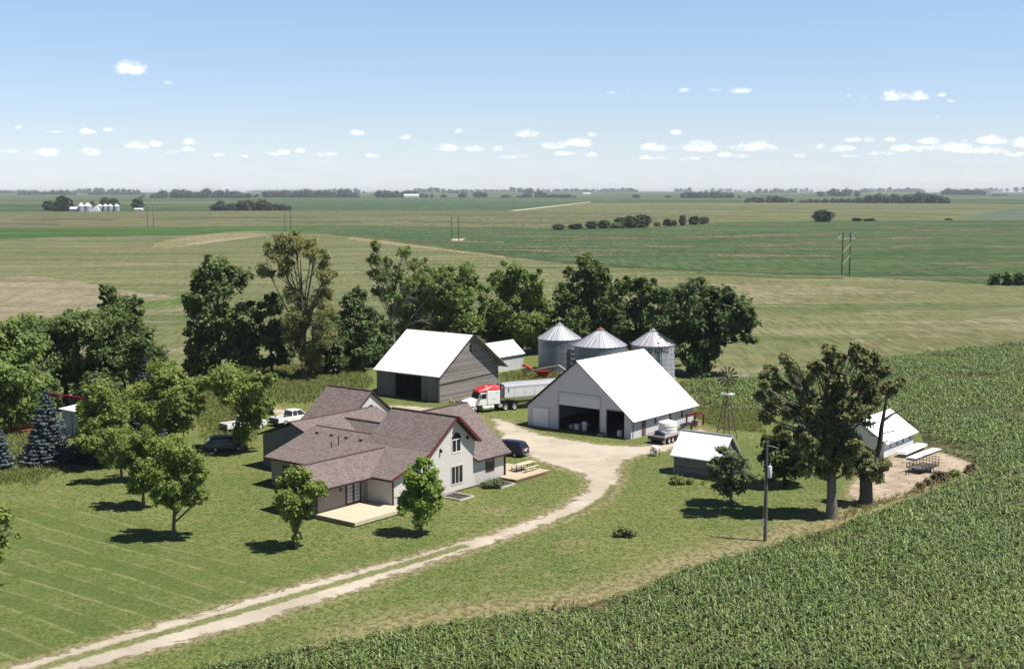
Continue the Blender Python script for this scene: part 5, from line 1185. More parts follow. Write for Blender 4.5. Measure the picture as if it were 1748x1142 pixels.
# ---------------------------------------------------------------- windmill
mo = G(1240, 750); wm = empty('windmill', mo, PHI, 'old farm windmill with bladed wheel on a lattice tower', 'windmill')
Ht = 6.1; bw, tw = 0.95, 0.16
M_gal = plain('dark_galvanised', (0.15, 0.125, 0.09), 0.6, 0.3)
cs = ((-1,-1),(1,-1),(1,1),(-1,1))
for c in cs: MB().bar((c[0]*bw,c[1]*bw,0),(c[0]*tw,c[1]*tw,Ht),0.09).build('leg', M_gal, wm)
m = MB()
for z_ in (1.4, 2.8, 4.2):
    k = bw + (tw-bw)*z_/Ht; k2 = bw + (tw-bw)*(z_-1.3)/Ht
    for a, b in zip(cs, cs[1:]+cs[:1]): m.bar((a[0]*k,a[1]*k,z_),(b[0]*k,b[1]*k,z_),0.05); m.bar((a[0]*k2,a[1]*k2,z_-1.3),(b[0]*k,b[1]*k,z_),0.03)
m.build('lattice', M_gal, wm)
MB().box((-0.7,-0.7,Ht-0.55),(0.7,0.7,Ht-0.45)).build('platform', plain('pale_platform', (0.55, 0.54, 0.52), 0.7), wm)
m = MB(); m.tube([(0,0,Ht-0.6),(0,0,Ht+1.7)], 0.07, 8); m.build('mast', M_gal, wm)
hz = Ht + 1.65; fd_ = Vector((0.35, -0.93, 0)).normalized()      # wheel faces the camera side
fl = Matrix.Rotation(-PHI, 4, 'Z') @ fd_.to_4d() if False else None
ax = Vector((math.cos(R(-105)-PHI), math.sin(R(-105)-PHI), 0)); sx_ = Vector((-ax.y, ax.x, 0))
hub = Vector((0,0,hz)) + ax*0.35
for k in range(14):
    a = 2*math.pi*k/14; rd = sx_*math.cos(a) + Vector((0,0,1))*math.sin(a); tg = sx_*-math.sin(a) + Vector((0,0,1))*math.cos(a)
    tw_ = (tg*0.8 + ax*0.6)
    m = MB(); p0 = hub + rd*0.42; p1_ = hub + rd*1.28
    vs = [p0-tw_*0.07, p0+tw_*0.07, p1_+tw_*0.19, p1_-tw_*0.19]; vs += [v + ax*0.02 for v in vs]
    m.add(vs, [(0,1,2,3),(7,6,5,4),(0,4,5,1),(1,5,6,2),(2,6,7,3),(3,7,4,0)]); m.build('blade', plain('rusty_blade', (0.15, 0.12, 0.08), 0.6, 0.2, 0.4, 2), wm)
m = MB(); ringp = [hub + sx_*0.55*math.cos(a) + Vector((0,0,0.55*math.sin(a))) for a in [2*math.pi*k/20 for k in range(21)]]; m.tube(ringp, 0.025, 5, caps=False); m.build('wheel_ring', M_gal, wm)
m = MB(); m.tube([hub - ax*0.6, hub + ax*0.06], 0.16, 10); m.build('gearbox', M_gal, wm)
m = MB(); t0 = Vector((0,0,hz)) - ax*0.3; m.bar(t0, t0 + sx_*1.5 - ax*0.6, 0.05); q_ = t0 + sx_*1.6 - ax*0.65; m.bar(q_, q_ + sx_*0.7 - ax*0.3, 0.03, 0.28); m.build('tail_vane', plain('pale_platform', (0.55, 0.54, 0.52), 0.7), wm)
# ---------------------------------------------------------------- utility pole
po = G(1306, 923); up_ = empty('utility_pole', po, 0, 'grey wooden utility pole with a white transformer can in the yard', 'utility pole')
M_pole = wood_mat('pole_wood', (0.13, 0.115, 0.10), (0.26, 0.235, 0.21), 0.5, vertical=True)
m = MB(); m.tube([(0,0,-0.1),(0,0,4.5),(-0.02,0,8.75)], [0.17,0.14,0.10], 12); m.build('pole', M_pole, up_, smooth=True)
M_can = plain('transformer_grey', (0.60, 0.60, 0.63), 0.4)
m = MB(); m.lathe([(0.17,5.6),(0.19,5.65),(0.19,6.55),(0.15,6.62),(0.04,6.66)], 18, c=(0.22,-0.22)); tc = m.build('transformer', M_can, up_, smooth=True)
m = MB(); m.lathe([(0.035,6.6),(0.06,6.66),(0.035,6.72),(0.06,6.78),(0.02,6.9)], 8, c=(0.26,-0.2)); m.build('bushing', M_found, tc)
m = MB(); m.box((0.06,-0.15,5.8),(0.2,-0.05,5.9)); m.box((0.06,-0.15,6.3),(0.2,-0.05,6.4)); m.build('bracket', M_dark, up_)
m = MB(); m.tube([(0.08,0,8.35),(0.5,-0.05,8.28),(1.0,-0.1,8.12)], 0.02, 6); m.build('lamp_arm', M_alu, up_)
m = MB(); m.lathe([(0.07,6.55),(0.09,6.6),(0.05,6.95),(0.02,7.05)], 8, c=(-0.34,0)); m.bar((-0.34,0,6.7),(-0.1,0,6.7),0.05); m.build('cutout_fuse', M_found, up_)
m = MB(); m.box((-0.30,-0.16,1.35),(-0.13,0.06,1.95)); m.tube([(-0.2,-0.05,1.9),(-0.14,-0.05,5.5)], 0.03, 6); m.build('meter_box', plain('grey_meter', (0.35, 0.35, 0.37), 0.5), up_)
# ---------------------------------------------------------------- transmission H-frames in the fields
M_hf = plain('creosote_pole', (0.055, 0.045, 0.035), 0.8); M_hx = plain('pale_crossarm', (0.36, 0.35, 0.29), 0.7)
def hframe(px, py, toppy, half, ang, lab, xb=1):
    b = G(px, py); s = b.y/2213; Hh = (py-toppy)*s
    r = empty('power_pole', b, ang, lab, 'power pole', 'two-legged power poles crossing the fields')
    for k in (-1, 1): MB().tube([(k*half,0,-0.2),(k*half,0,Hh)], [0.24,0.17], 8).build('leg', M_hf, r)
    m = MB(); zc = Hh-2.4; ext = half+2.2
    m.bar((-ext,0.2,zc),(ext,0.2,zc),0.30,0.36); m.build('crossarm', M_hx, r)
    for k in (-1, 1): MB().bar((k*ext,0.2,zc),(k*half,0.2,zc+1.9),0.26).build('arm_brace', M_hx, r)
    for j in range(xb):
        z0 = zc-3.4-j*4.2; MB().bar((-half,-0.2,z0-1.6),(half,-0.2,z0+1.6),0.26,0.3).build('cross_brace', M_hx, r)
hframe(1443.5, 469.5, 396, 1.6, R(22), 'nearest two-legged power pole, at the edge of the right bean field', 2)
hframe(777, 410.5, 369, 2.1, R(10), 'two-legged power pole on a bare soil pad mid-field')
hframe(491.5, 394, 356, 2.2, R(10), 'two-legged power pole behind the tallest willowy tree')
hframe(257, 386, 352, 2.5, R(10), 'farthest two-legged power pole, near the distant farm bins')
# ================================================================== trees and plants
def leaf_mat(name, dark, light, transl=0.18, rough=0.55):
    def fn(t):
        k = t.attr('tint'); c = t.mix(k, dark, light)
        p = t.n('ShaderNodeBsdfPrincipled', Base_Color=c, Roughness=rough, Specular_IOR_Level=0.3)
        tr = t.n('ShaderNodeBsdfTranslucent', Color=t.mix(0.35, c, (light[0]*1.25, light[1]*1.25, light[2]*0.8)))
        return t.n('ShaderNodeMixShader', i0=transl, i1=p, i2=tr)
    return material(name, fn)
LM = {
 'dark': leaf_mat('dark_leaves', (0.035, 0.062, 0.016), (0.174, 0.233, 0.064), 0.32),
 'deep': leaf_mat('deep_leaves', (0.030, 0.054, 0.016), (0.126, 0.185, 0.055), 0.28),
 'olive': leaf_mat('olive_leaves', (0.064, 0.103, 0.022), (0.263, 0.348, 0.092), 0.42),
 'bright': leaf_mat('bright_leaves', (0.092, 0.146, 0.027), (0.301, 0.368, 0.087), 0.42),
 'fresh': leaf_mat('fresh_leaves', (0.101, 0.182, 0.027), (0.288, 0.389, 0.073), 0.42),
 'willow': leaf_mat('willow_leaves', (0.108, 0.124, 0.038), (0.344, 0.340, 0.134), 0.42),
 'grey': leaf_mat('greygreen_leaves', (0.084, 0.105, 0.038), (0.287, 0.301, 0.129), 0.38),
 'shrub': leaf_mat('shrub_leaves', (0.057, 0.086, 0.035), (0.220, 0.260, 0.122), 0.30),
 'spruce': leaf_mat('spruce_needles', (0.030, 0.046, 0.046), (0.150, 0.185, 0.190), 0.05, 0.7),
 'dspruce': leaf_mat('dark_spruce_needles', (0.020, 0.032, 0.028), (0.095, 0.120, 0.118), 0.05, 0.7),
 'weed': leaf_mat('weed_leaves', (0.090, 0.130, 0.026), (0.240, 0.275, 0.080), 0.25),
 'brown': leaf_mat('brown_weed', (0.075, 0.058, 0.026), (0.205, 0.165, 0.085), 0.15),
 'dist': leaf_mat('distant_leaves', (0.026, 0.046, 0.018), (0.062, 0.088, 0.034), 0.10)}
M_bark = plain('bark', (0.105, 0.088, 0.072), 0.9, var=0.35, scale=5); M_barkd = plain('dark_bark', (0.045, 0.037, 0.030), 0.9, var=0.35, scale=5)
M_barkg = plain('grey_bark', (0.15, 0.135, 0.115), 0.9, var=0.3, scale=5)
M_bare = plain('bare_grey_wood', (0.26, 0.24, 0.225), 0.9, var=0.25, scale=4)
def unit(rng, n):
    v = rng.normal(0, 1, (n, 3)); return v/np.linalg.norm(v, axis=1, keepdims=True)
def leaves(rng, C, Nrm, size, tint, asp=0.6, droop=0.0):
    n = len(C)
    nn = Nrm/np.linalg.norm(Nrm, axis=1, keepdims=True)
    a = np.cross(nn, unit(rng, n)); a /= np.linalg.norm(a, axis=1, keepdims=True)
    b = np.cross(nn, a)
    if droop: 
        a[:, 2] -= droop; a /= np.linalg.norm(a, axis=1, keepdims=True); b = np.cross(nn, a); b /= np.linalg.norm(b, axis=1, keepdims=True)
    s = (size*rng.uniform(0.6, 1.35, n))[:, None]
    V = np.stack([C - a*s, C + b*s*asp + nn*s*0.12, C + a*s, C - b*s*asp + nn*s*0.12], 1)
    return V.reshape(-1, 3), np.repeat(tint, 4)
def crown_mesh(name, rng, clumps, leaf, mat, parent, dens, asp=0.6, droop=0.0, loose=0.40):
    # clumps: (centre, radius, outward)
    CC, NN, TT = [], [], []
    for c, r, o in clumps:
        n = max(10, int(dens*7.0*(r/leaf)**1.7))
        u = unit(rng, n); rad = rng.uniform(0.25, 1.0, n)**0.6
        # a spray: stretched along its own outward-leaning axis, with a loose fringe
        ax = o*0.8 + rng.normal(0, 0.5, 3) + np.array([0, 0, -0.5*droop]); ax /= np.linalg.norm(ax) + 1e-6
        q = u*rad[:, None]; al = (q @ ax)[:, None]
        p = (q + al*ax*rng.uniform(0.1, 0.8))*np.array([1.0, 1.0, 0.66])
        fr = rng.random(n) < 0.42
        p[fr] += rng.normal(0, loose, (fr.sum(), 3))
        p = p*r + c
        p[:, 2] = np.maximum(p[:, 2], 0.05) if parent is not None else p[:, 2]
        CC.append(p); NN.append(u*0.55 + o*0.25 + np.array([0.28, -0.1, 0.62]) + rng.normal(0, 0.45, (n, 3)))
        TT.append(np.clip(rng.uniform(0.2, 0.85) + rng.normal(0, 0.16, n), 0, 1))
    V, T = leaves(rng, np.concatenate(CC), np.concatenate(NN), leaf, np.concatenate(TT), asp, droop)
    Q = np.arange(len(V)).reshape(-1, 4)
    return np_mesh(name, V, Q, mat, parent, {'tint': T}), len(Q)
NLEAF = 0
def tree(label, base, lobes, mat, cat='tree', leaf=0.30, dens=1.0, tr=0.22, seed=1, group=None, bark=None, name='tree', depth=0.8, gaps=0.0, asp=0.6, droop=0.0, twig=5, trunk_pts=None, zs=0.85, fork=0.32, crown_name='crown', loose=0.40, hole_t=-1.05):
    global NLEAF
    rng = np.random.default_rng(seed); B = G(*base); s = B.y/2213.0
    root = empty(name, B, 0, label, cat, group)
    L3 = []
    Rm = max(l[2] for l in lobes)*s
    for (x, y, r) in lobes:
        L3.append((np.array([(x-base[0])*s, rng.uniform(-0.5, 0.5)*Rm*depth, (base[1]-y)*s]), r*s))
    cl = []; LL = list(L3)
    kv = unit(rng, 5)*rng.uniform(3.2, 7.5, 5)[:, None]/max(Rm*1.5, .5); ph = rng.uniform(0, 6.28, 5)
    def hole(p): return float(np.sin(kv @ p + ph).sum()) < hole_t
    for c, r in L3:
        for sg in (-1, 1):
            if rng.random() < 0.75: LL.append((c + np.array([rng.normal(0, .25)*r, sg*rng.uniform(0.7, 1.1)*Rm*depth, rng.normal(0, .2)*r]), r*rng.uniform(.7, .95)))
    cen = np.mean([c for c, r in L3], 0)
    for c, r in list(LL):
        for _ in range(3):
            u = unit(rng, 1)[0]; LL.append((c + u*r*rng.uniform(.85, 1.15), r*rng.uniform(.22, .42)))
    for c, r in LL:
        rc = np.clip(r*0.38, 0.22, 1.05)
        n = max(6, int(24*(r/(rc*2.6))**2))
        for _ in range(n):
            if rng.random() < gaps: continue
            u = unit(rng, 1)[0]; d = u*r*1.0*rng.uniform(0.45, 1.0)*np.array([1, 1, zs])
            p = c + d
            if p[2] < 0.25 or hole(p): continue
            o = p - cen; o = o/(np.linalg.norm(o)+1e-6)
            cl.append((p, rc*rng.choice([0.5, 0.75, 1.0, 1.25])*rng.uniform(0.8, 1.15), o))
    ob, n = crown_mesh(crown_name, rng, cl, leaf, mat, root, dens, asp, droop, loose); NLEAF += n
    if tr > 0:
        m = MB(); top = cen.copy(); top[2] = max(c[2] for c, r in L3)*0.86
        if trunk_pts is None:
            tz = [0, .12, .3, .5, .75, 1.0]
            pts = [Vector((top[0]*f**1.5 + rng.normal(0, .05)*f*3*tr, top[1]*f + rng.normal(0, .05)*f*3*tr, top[2]*f)) for f in tz]
            rad = [tr*1.35, tr, tr*.86, tr*.66, tr*.38, tr*.12]
        else:
            pts = [Vector(((x-base[0])*s, 0, (base[1]-y)*s)) for x, y, _ in trunk_pts]; rad = [q[2] for q in trunk_pts]
        pts[0].z = -0.1
        m.tube(pts, rad, 10)
        zt = pts[-1].z
        for c, r in LL[:len(L3)*3]:
            f = fork + (0.95-fork)*rng.random()*min(1, c[2]/max(zt, .1))
            zz = min(zt*f, c[2]*0.8); k = 0
            for k in range(len(pts)-1):
                if pts[k+1].z >= zz: break
            ff = (zz-pts[k].z)/max(1e-3, pts[k+1].z-pts[k].z); st = pts[k].lerp(pts[k+1], ff); r0 = rad[k] + (rad[k+1]-rad[k])*ff
            mid = st.lerp(Vector(c), 0.5) + Vector((rng.normal(0, .12)*r, rng.normal(0, .12)*r, -0.12*r))
            m.tube([st, mid, Vector(c)], [min(r0*0.5, 0.10*r+0.05), min(r0*0.34, 0.06*r+0.03), 0.025], 6)
            for _ in range(twig):
                u = unit(rng, 1)[0]; e = Vector(c + u*r*0.85*np.array([1, 1, zs])); mm = mid.lerp(Vector(c), 0.6)
                if e.z > 0.2: m.tube([mm, mm.lerp(e, .5) + Vector((0,0,-0.05*r)), e], [max(0.02, r0*.16), 0.02, 0.012], 4)
        m.build('trunk', bark or M_bark, root, smooth=True)
    return root
def shrub(label, base, lobes, mat, seed=1, leaf=0.12, dens=1.0, group=None, cat='shrub', name='shrub'):
    return tree(label, base, lobes, mat, cat, leaf, dens, 0, seed, group, name=name, crown_name='foliage')
def spruce(label, base, top, hw, mat, seed, group=None):
    global NLEAF
    rng = np.random.default_rng(seed); B = G(*base); s = B.y/2213.0; H = (base[1]-top)*s; Rr = hw*s
    root = empty('spruce_tree', B, 0, label, 'spruce', group)
    CC, NN, TT = [], [], []; m = MB(); m.tube([(0,0,-0.1),(0,0,H*0.97)], [0.16,0.02], 8)
    nw = int(H/0.36)
    for w in range(nw):
        f = w/nw; z = 0.25 + (H-0.4)*f; rad = 1.1*Rr*(1-f)**0.78*rng.uniform(0.86, 1.1)
        nb = max(6, int(19*(1-f)+5)); a0 = rng.uniform(0, 6.28)
        for k in range(nb):
            a = a0 + 2*math.pi*k/nb + rng.normal(0, .12); L_ = rad*rng.uniform(0.78, 1.12)
            dr = np.array([math.cos(a), math.sin(a), 0])
            tb = rng.uniform(0.15, 0.7)
            n = max(8, int(L_*34))
            t_ = rng.uniform(0.22, 1.0, n)**0.8
            lat = rng.normal(0, 1, n)*0.16*L_*(1.15-t_)*1.6
            pr = np.array([-dr[1], dr[0], 0])
            p = dr*(L_*t_)[:, None] + pr*lat[:, None] + np.array([0, 0, 1])*(z - 0.22*L_*t_ + 0.16*L_*t_**3 + rng.normal(0, .05, n))[:, None]
            CC.append(p); NN.append(np.array([0, 0, 1.0]) + dr*0.35 + rng.normal(0, .45, (n, 3)))
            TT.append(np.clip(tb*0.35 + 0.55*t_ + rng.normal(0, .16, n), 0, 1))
            if k % 2 == 0: m.tube([(0,0,z), tuple(dr*L_*.9+np.array([0,0,z-0.1*L_]))], [0.03,0.01], 4, caps=False)
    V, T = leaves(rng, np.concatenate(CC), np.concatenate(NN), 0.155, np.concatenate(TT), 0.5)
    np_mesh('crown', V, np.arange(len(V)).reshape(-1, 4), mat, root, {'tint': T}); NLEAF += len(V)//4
    m.build('trunk', M_barkd, root); return root
def bare_branches(m, rng, p, d, L_, r, lev, spread=0.55):
    p = Vector(p); d = Vector(d).normalized(); pts = [p]; q = p
    for i in range(3):
        d = (d + Vector(rng.normal(0, .16, 3))).normalized(); q = q + d*L_/3; pts.append(q)
    m.tube(pts, [r, r*.85, r*.65, r*.42], 5 if lev > 1 else 4, caps=False)
    if lev <= 0: return
    for k in range(3 if lev > 1 else 4):
        st = pts[1+k % 3]; nd = (d + Vector(rng.normal(0, spread, 3)) + Vector((0,0,.12))).normalized()
        bare_branches(m, rng, st, nd, L_*rng.uniform(.5, .78), r*.5, lev-1, spread)
# ---------------------------------------------------------------- background grove (left to right)
gg = 'trees of the grove behind the barns'
tree('tall dark tree with a narrow top, at the left end of the grove', (375,640), [(380,455,24),(350,466,15),(410,470,17),(345,500,26),(395,495,32),(325,520,17),(420,520,18),(365,540,34),(410,555,28),(360,590,32),(400,600,32),(345,612,18)], LM['dark'], leaf=0.30, tr=0.35, seed=2, group=gg, bark=M_barkd)
tree('tallest wispy olive willow with a broken gap in its crown', (520,648), [(482,406,11),(470,430,19),(507,413,18),(537,418,17),(460,456,14),(486,448,18),(547,440,20),(558,466,16),(497,500,20),(545,505,20),(562,530,16),(515,540,24),(548,570,22),(503,580,20),(530,612,20)], LM['willow'], leaf=0.24, tr=0.42, seed=3, group=gg, asp=0.4, droop=0.8, gaps=0.10, bark=M_bark, dens=1.1, twig=7, loose=0.55)
tree('squat dark tree between the narrow tree and the willow', (464,640), [(445,530,18),(472,518,20),(440,570,26),(475,570,24),(455,610,24),(485,610,15)], LM['deep'], leaf=0.29, tr=0.25, seed=4, group=gg, bark=M_barkd)
tree('dark round-headed tree just left of the weathered barn roof', (606,632), [(605,520,20),(585,545,17),(625,545,18),(600,575,26),(630,590,18),(590,605,20),(615,615,18)], LM['deep'], leaf=0.29, tr=0.28, seed=5, group=gg, bark=M_barkd)
dt = tree('half-dead tree with grey bare limbs behind the weathered barn', (672,612), [(642,420,8),(639,442,11),(664,446,9),(690,428,12),(712,446,14),(722,468,15),(641,466,9),(735,485,12),(655,470,11),(680,468,13),(700,480,13),(665,497,13),(692,505,13),(645,500,10),(676,530,12)], LM['olive'], leaf=0.30, tr=0.30, seed=6, group=gg, bark=M_bare, asp=0.45, droop=0.6, dens=0.8, loose=0.75, gaps=0.2)
rng = np.random.default_rng(66); m = MB(); s_ = G(672,612).y/2213
for (x0, y0, dx, dy) in ((668,560,-.5,1),(672,540,.2,1),(664,520,-.7,1),(676,530,.7,.8),(690,560,.8,.7),(700,545,.9,.6),(655,500,-.4,1),(668,505,.1,1)):
    bare_branches(m, rng, ((x0-672)*s_, rng.normal(0,1), (612-y0)*s_), (dx, rng.normal(0,.3), dy), 4.2, 0.12, 3)
m.build('dead_limbs', M_bare, dt)
tree('broad bright olive tree rising behind the barn ridge', (772,606), [(760,470,22),(795,470,20),(735,490,22),(780,500,28),(815,502,18),(750,530,28),(795,545,28),(820,545,15),(730,560,20),(775,575,26),(815,580,14)], LM['olive'], leaf=0.28, tr=0.32, seed=7, group=gg)
tree('olive tree standing behind the white board shed', (886,604), [(880,465,20),(850,480,20),(905,475,18),(870,505,28),(910,510,24),(935,520,15),(850,535,24),(890,545,28),(925,545,16),(870,580,22),(905,580,20),(830,520,13)], LM['olive'], leaf=0.28, tr=0.32, seed=8, group=gg, gaps=0.08)
tree('tall dark tree directly behind the leftmost grain bins', (1000,600), [(1000,450,18),(980,465,17),(1025,465,17),(970,500,22),(1010,495,26),(1035,495,13),(985,535,28),(1025,530,24),(1000,570,26),(965,560,17)], LM['dark'], leaf=0.29, tr=0.34, seed=9, group=gg, bark=M_barkd)
tree('dark lower tree between the two big dark crowns behind the bins', (1085,606), [(1070,490,20),(1100,490,20),(1050,510,17),(1120,500,15),(1085,525,26),(1060,550,18),(1110,550,22),(1085,580,24)], LM['dark'], leaf=0.29, tr=0.3, seed=10, group=gg, bark=M_barkd)
tree('widest dark tree at the right end of the grove, overhanging the field', (1205,641), [(1190,495,26),(1168,500,22),(1225,507,26),(1260,520,24),(1280,545,16),(1148,525,18),(1195,540,34),(1245,550,26),(1168,565,24),(1200,585,26),(1272,572,12),(1180,610,24),(1195,625,18),(1215,598,14),(1236,575,16)], LM['deep'], leaf=0.30, tr=0.45, seed=12, group=gg, bark=M_barkd)
tree('dark low tree filling the gap right of the willow', (558,640), [(560,560,20),(545,590,22),(575,585,18),(560,615,22),(540,618,16),(578,612,14)], LM['deep'], leaf=0.29, tr=0.2, seed=13, group=gg, bark=M_barkd)
tree('dark low tree between the round-headed tree and the barn roof', (648,626), [(650,560,18),(640,585,22),(662,590,16),(650,610,20),(632,612,14)], LM['deep'], leaf=0.29, tr=0.2, seed=14, group=gg, bark=M_barkd)
tree('olive thicket tree wrapped around the half-dead limbs', (702,606), [(705,498,18),(725,505,20),(690,530,22),(715,540,24),(738,540,16),(690,565,24),(715,575,24),(672,585,18),(660,560,12),(740,575,18)], LM['olive'], leaf=0.26, tr=0.25, seed=15, group=gg, hole_t=-0.9, twig=8)
tree('dark low tree in the gap behind the white board shed', (842,598), [(835,545,18),(850,565,20),(825,572,18),(845,585,18),(860,540,14)], LM['dark'], leaf=0.28, tr=0.2, seed=16, group=gg, bark=M_barkd)
tree('dark low tree just left of the leftmost grain bin', (938,600), [(940,535,16),(930,560,20),(952,560,18),(938,585,20),(920,585,14)], LM['dark'], leaf=0.28, tr=0.2, seed=17, group=gg, bark=M_barkd)
tree('dark low tree behind the middle grain bin', (1045,606), [(1045,530,18),(1035,555,20),(1058,560,18),(1045,582,20)], LM['deep'], leaf=0.28, tr=0.2, seed=18, group=gg, bark=M_barkd)
tree('dark tree linking the bins to the widest crown', (1135,622), [(1128,500,16),(1140,515,18),(1125,540,20),(1145,560,20),(1130,580,20),(1150,600,18)], LM['deep'], leaf=0.28, tr=0.25, seed=19, group=gg, bark=M_barkd)
tree('dark bushy tree left of the narrow-topped tall tree', (336,640), [(335,560,16),(325,585,14),(340,600,18),(350,620,16),(330,622,14)], LM['dark'], leaf=0.28, tr=0.2, seed=20, group=gg, bark=M_barkd)
bs_ = empty('dead_shrub', G(424, 628), 0, 'small bare grey bush in front of the grove', 'shrub')
m = MB(); 
for k in range(9): bare_branches(m, rng, (rng.normal(0,.6), rng.normal(0,.4), 0), (rng.normal(0,.5), rng.normal(0,.3), 1), 1.5, 0.05, 2)
m.build('twigs', M_bare, bs_)
# ---------------------------------------------------------------- woods at the left
gl = 'trees of the woods left of the house'
tree('big olive-dark tree cut by the left edge', (18,738), [(25,560,28),(0,590,33),(50,590,28),(20,630,42),(55,640,32),(0,670,38),(50,685,32),(20,702,28),(-40,600,40),(-40,670,40)], LM['olive'], leaf=0.27, tr=0.4, seed=21, group=gl, bark=M_barkd)
tree('wide dark tree, left half of the pair behind the spruces', (112,694), [(100,560,30),(130,550,26),(160,560,26),(85,585,22),(110,600,38),(155,605,36),(130,640,32),(95,640,28),(165,645,24)], LM['dark'], leaf=0.28, tr=0.35, seed=22, group=gl, bark=M_barkd)
tree('wide dark tree, right half of the pair behind the spruces', (212,688), [(200,542,28),(172,552,22),(235,560,28),(262,580,20),(215,600,38),(255,605,25),(185,605,30),(180,645,30),(230,635,26)], LM['dark'], leaf=0.28, tr=0.35, seed=23, group=gl, bark=M_barkd)
tree('slim poplar tree poking above the dark woods at the left', (207,652), [(190,495,12),(205,507,16),(232,515,14),(215,527,18),(186,520,11),(240,530,10),(205,560,20)], LM['dark'], leaf=0.28, tr=0.25, seed=24, group=gl, bark=M_barkd)
tree('olive-dark tree joining the left-edge tree to the dark pair', (66,705), [(70,585,24),(60,620,26),(85,625,22),(70,655,26),(60,685,20),(85,680,18)], LM['dark'], leaf=0.27, tr=0.3, seed=25, group=gl, bark=M_barkd)
tree('dark undergrowth tree at the foot of the dark pair', (165,700), [(160,650,22),(185,660,22),(140,665,18),(165,680,22),(200,680,16)], LM['deep'], leaf=0.27, tr=0.2, seed=26, group=gl, bark=M_barkd)
tree('dark undergrowth tree at the right foot of the dark pair', (262,680), [(265,620,18),(250,640,22),(275,645,16),(255,665,18)], LM['deep'], leaf=0.27, tr=0.2, seed=27, group=gl, bark=M_barkd)
# ---------------------------------------------------------------- yard trees and spruces
gs = 'spruces at the left'
spruce('full blue spruce standing alone on the lawn', (83,791), 655, 47, LM['spruce'], 31, gs)
spruce('blue spruce cut by the left edge', (-2,801), 712, 30, LM['spruce'], 32, gs)
spruce('dark spruce right of the grey-green shed', (168,785), 628, 42, LM['dspruce'], 33, gs)
spruce('blue-tipped spruce behind the leafy yard trees', (252,742), 600, 38, LM['dspruce'], 34, gs)
gy = 'leafy trees on the front lawn'
tree('large light-green yard tree in front of the blue-tipped spruce', (290,772), [(285,640,29),(250,665,25),(320,665,27),(285,690,34),(240,690,20),(332,690,20),(268,718,22),(312,718,20),(345,655,12)], LM['bright'], leaf=0.18, tr=0.26, seed=41, group=gy, gaps=0.05)
tree('light-green yard tree in front of the dark spruce', (188,800), [(170,665,24),(195,680,18),(150,690,16),(180,708,27),(165,738,24),(202,732,18),(150,760,14),(205,700,15)], LM['bright'], leaf=0.18, tr=0.2, seed=42, group=gy, gaps=0.1)
tree('light-green tree shading the white pickups', (414,772), [(405,640,31),(440,650,24),(375,650,22),(430,682,28),(400,688,26),(455,690,16),(425,715,22),(468,640,10),(412,742,15),(385,675,16)], LM['bright'], leaf=0.18, tr=0.24, seed=43, group=gy, gaps=0.12)
tree('young lawn tree with the uppermost trunk, left of the other lawn trees', (208,822), [(205,745,27),(185,770,18),(232,752,18),(205,785,20),(165,750,13),(232,780,14)], LM['bright'], leaf=0.135, tr=0.16, seed=44, group=gy, gaps=0.1)
tree('young lawn tree, middle of the three by the blue spruce', (245,868), [(245,738,20),(225,760,18),(265,757,20),(240,787,25),(270,787,16),(215,787,13),(245,815,19),(262,830,10),(229,832,10)], LM['bright'], leaf=0.135, tr=0.15, seed=45, group=gy, gaps=0.12)
tree('young lawn tree with a low fork, nearest of the three by the blue spruce', (296,920), [(300,768,27),(330,778,22),(276,787,22),(345,797,16),(300,812,28),(335,827,19),(281,842,17),(311,850,17),(262,802,12),(345,845,10)], LM['bright'], leaf=0.135, tr=0.17, seed=46, group=gy, gaps=0.14, fork=0.18)
tree('lawn tree with flat layered branches in front of the low house wing', (506,937), [(510,805,18),(485,825,19),(535,828,19),(505,840,25),(548,836,12),(480,850,12),(500,863,19),(525,868,12),(506,888,10),(504,916,9)], LM['bright'], leaf=0.135, tr=0.15, seed=47, group=gy, gaps=0.12, zs=0.6)
tree('fresh green lawn tree in front of the tall gable', (719,912), [(722,784,15),(705,805,17),(738,805,15),(715,825,25),(745,832,15),(700,842,17),(725,855,25),(690,860,12),(745,857,12),(720,878,16)], LM['fresh'], leaf=0.135, tr=0.14, seed=48, group=gy, dens=1.1)
tree('leafy branches reaching in at the left edge above the lawn', (-46,1010), [(8,880,19),(-20,870,23),(16,907,11),(-5,920,17),(-45,900,30),(2,948,7),(-30,950,18),(-60,870,30),(-70,920,28)], LM['bright'], leaf=0.16, tr=0.18, seed=49, group=gy)
# ---------------------------------------------------------------- right-hand trees
gr = 'trees by the white outbuilding'
tree('huge spreading grey-green tree shading the right yard', (1420,884), [(1420,602,15),(1465,598,13),(1386,618,15),(1342,615,13),(1308,632,12),(1500,624,12),(1362,645,21),(1420,640,22),(1470,645,20),(1320,662,15),(1515,657,11),(1386,682,25),(1435,685,25),(1345,697,17),(1310,692,10),(1402,725,23),(1436,728,18),(1362,737,15),(1422,764,20),(1392,777,14),(1405,802,11),(1445,800,9),(1483,672,14),(1294,645,7),(1290,668,6),(1330,603,8),(1405,588,8),(1448,583,8),(1488,600,8),(1530,642,7),(1298,705,7),(1328,732,9),(1348,762,8),(1372,800,8),(1455,770,10),(1468,705,12),(1410,782,18),(1436,772,17),(1380,758,17),(1452,748,16),(1400,745,20)], LM['grey'], leaf=0.17, tr=0.46, seed=51, group=gr, dens=1.45, twig=4, fork=0.36, hole_t=-1.25, loose=0.5, bark=M_barkg)
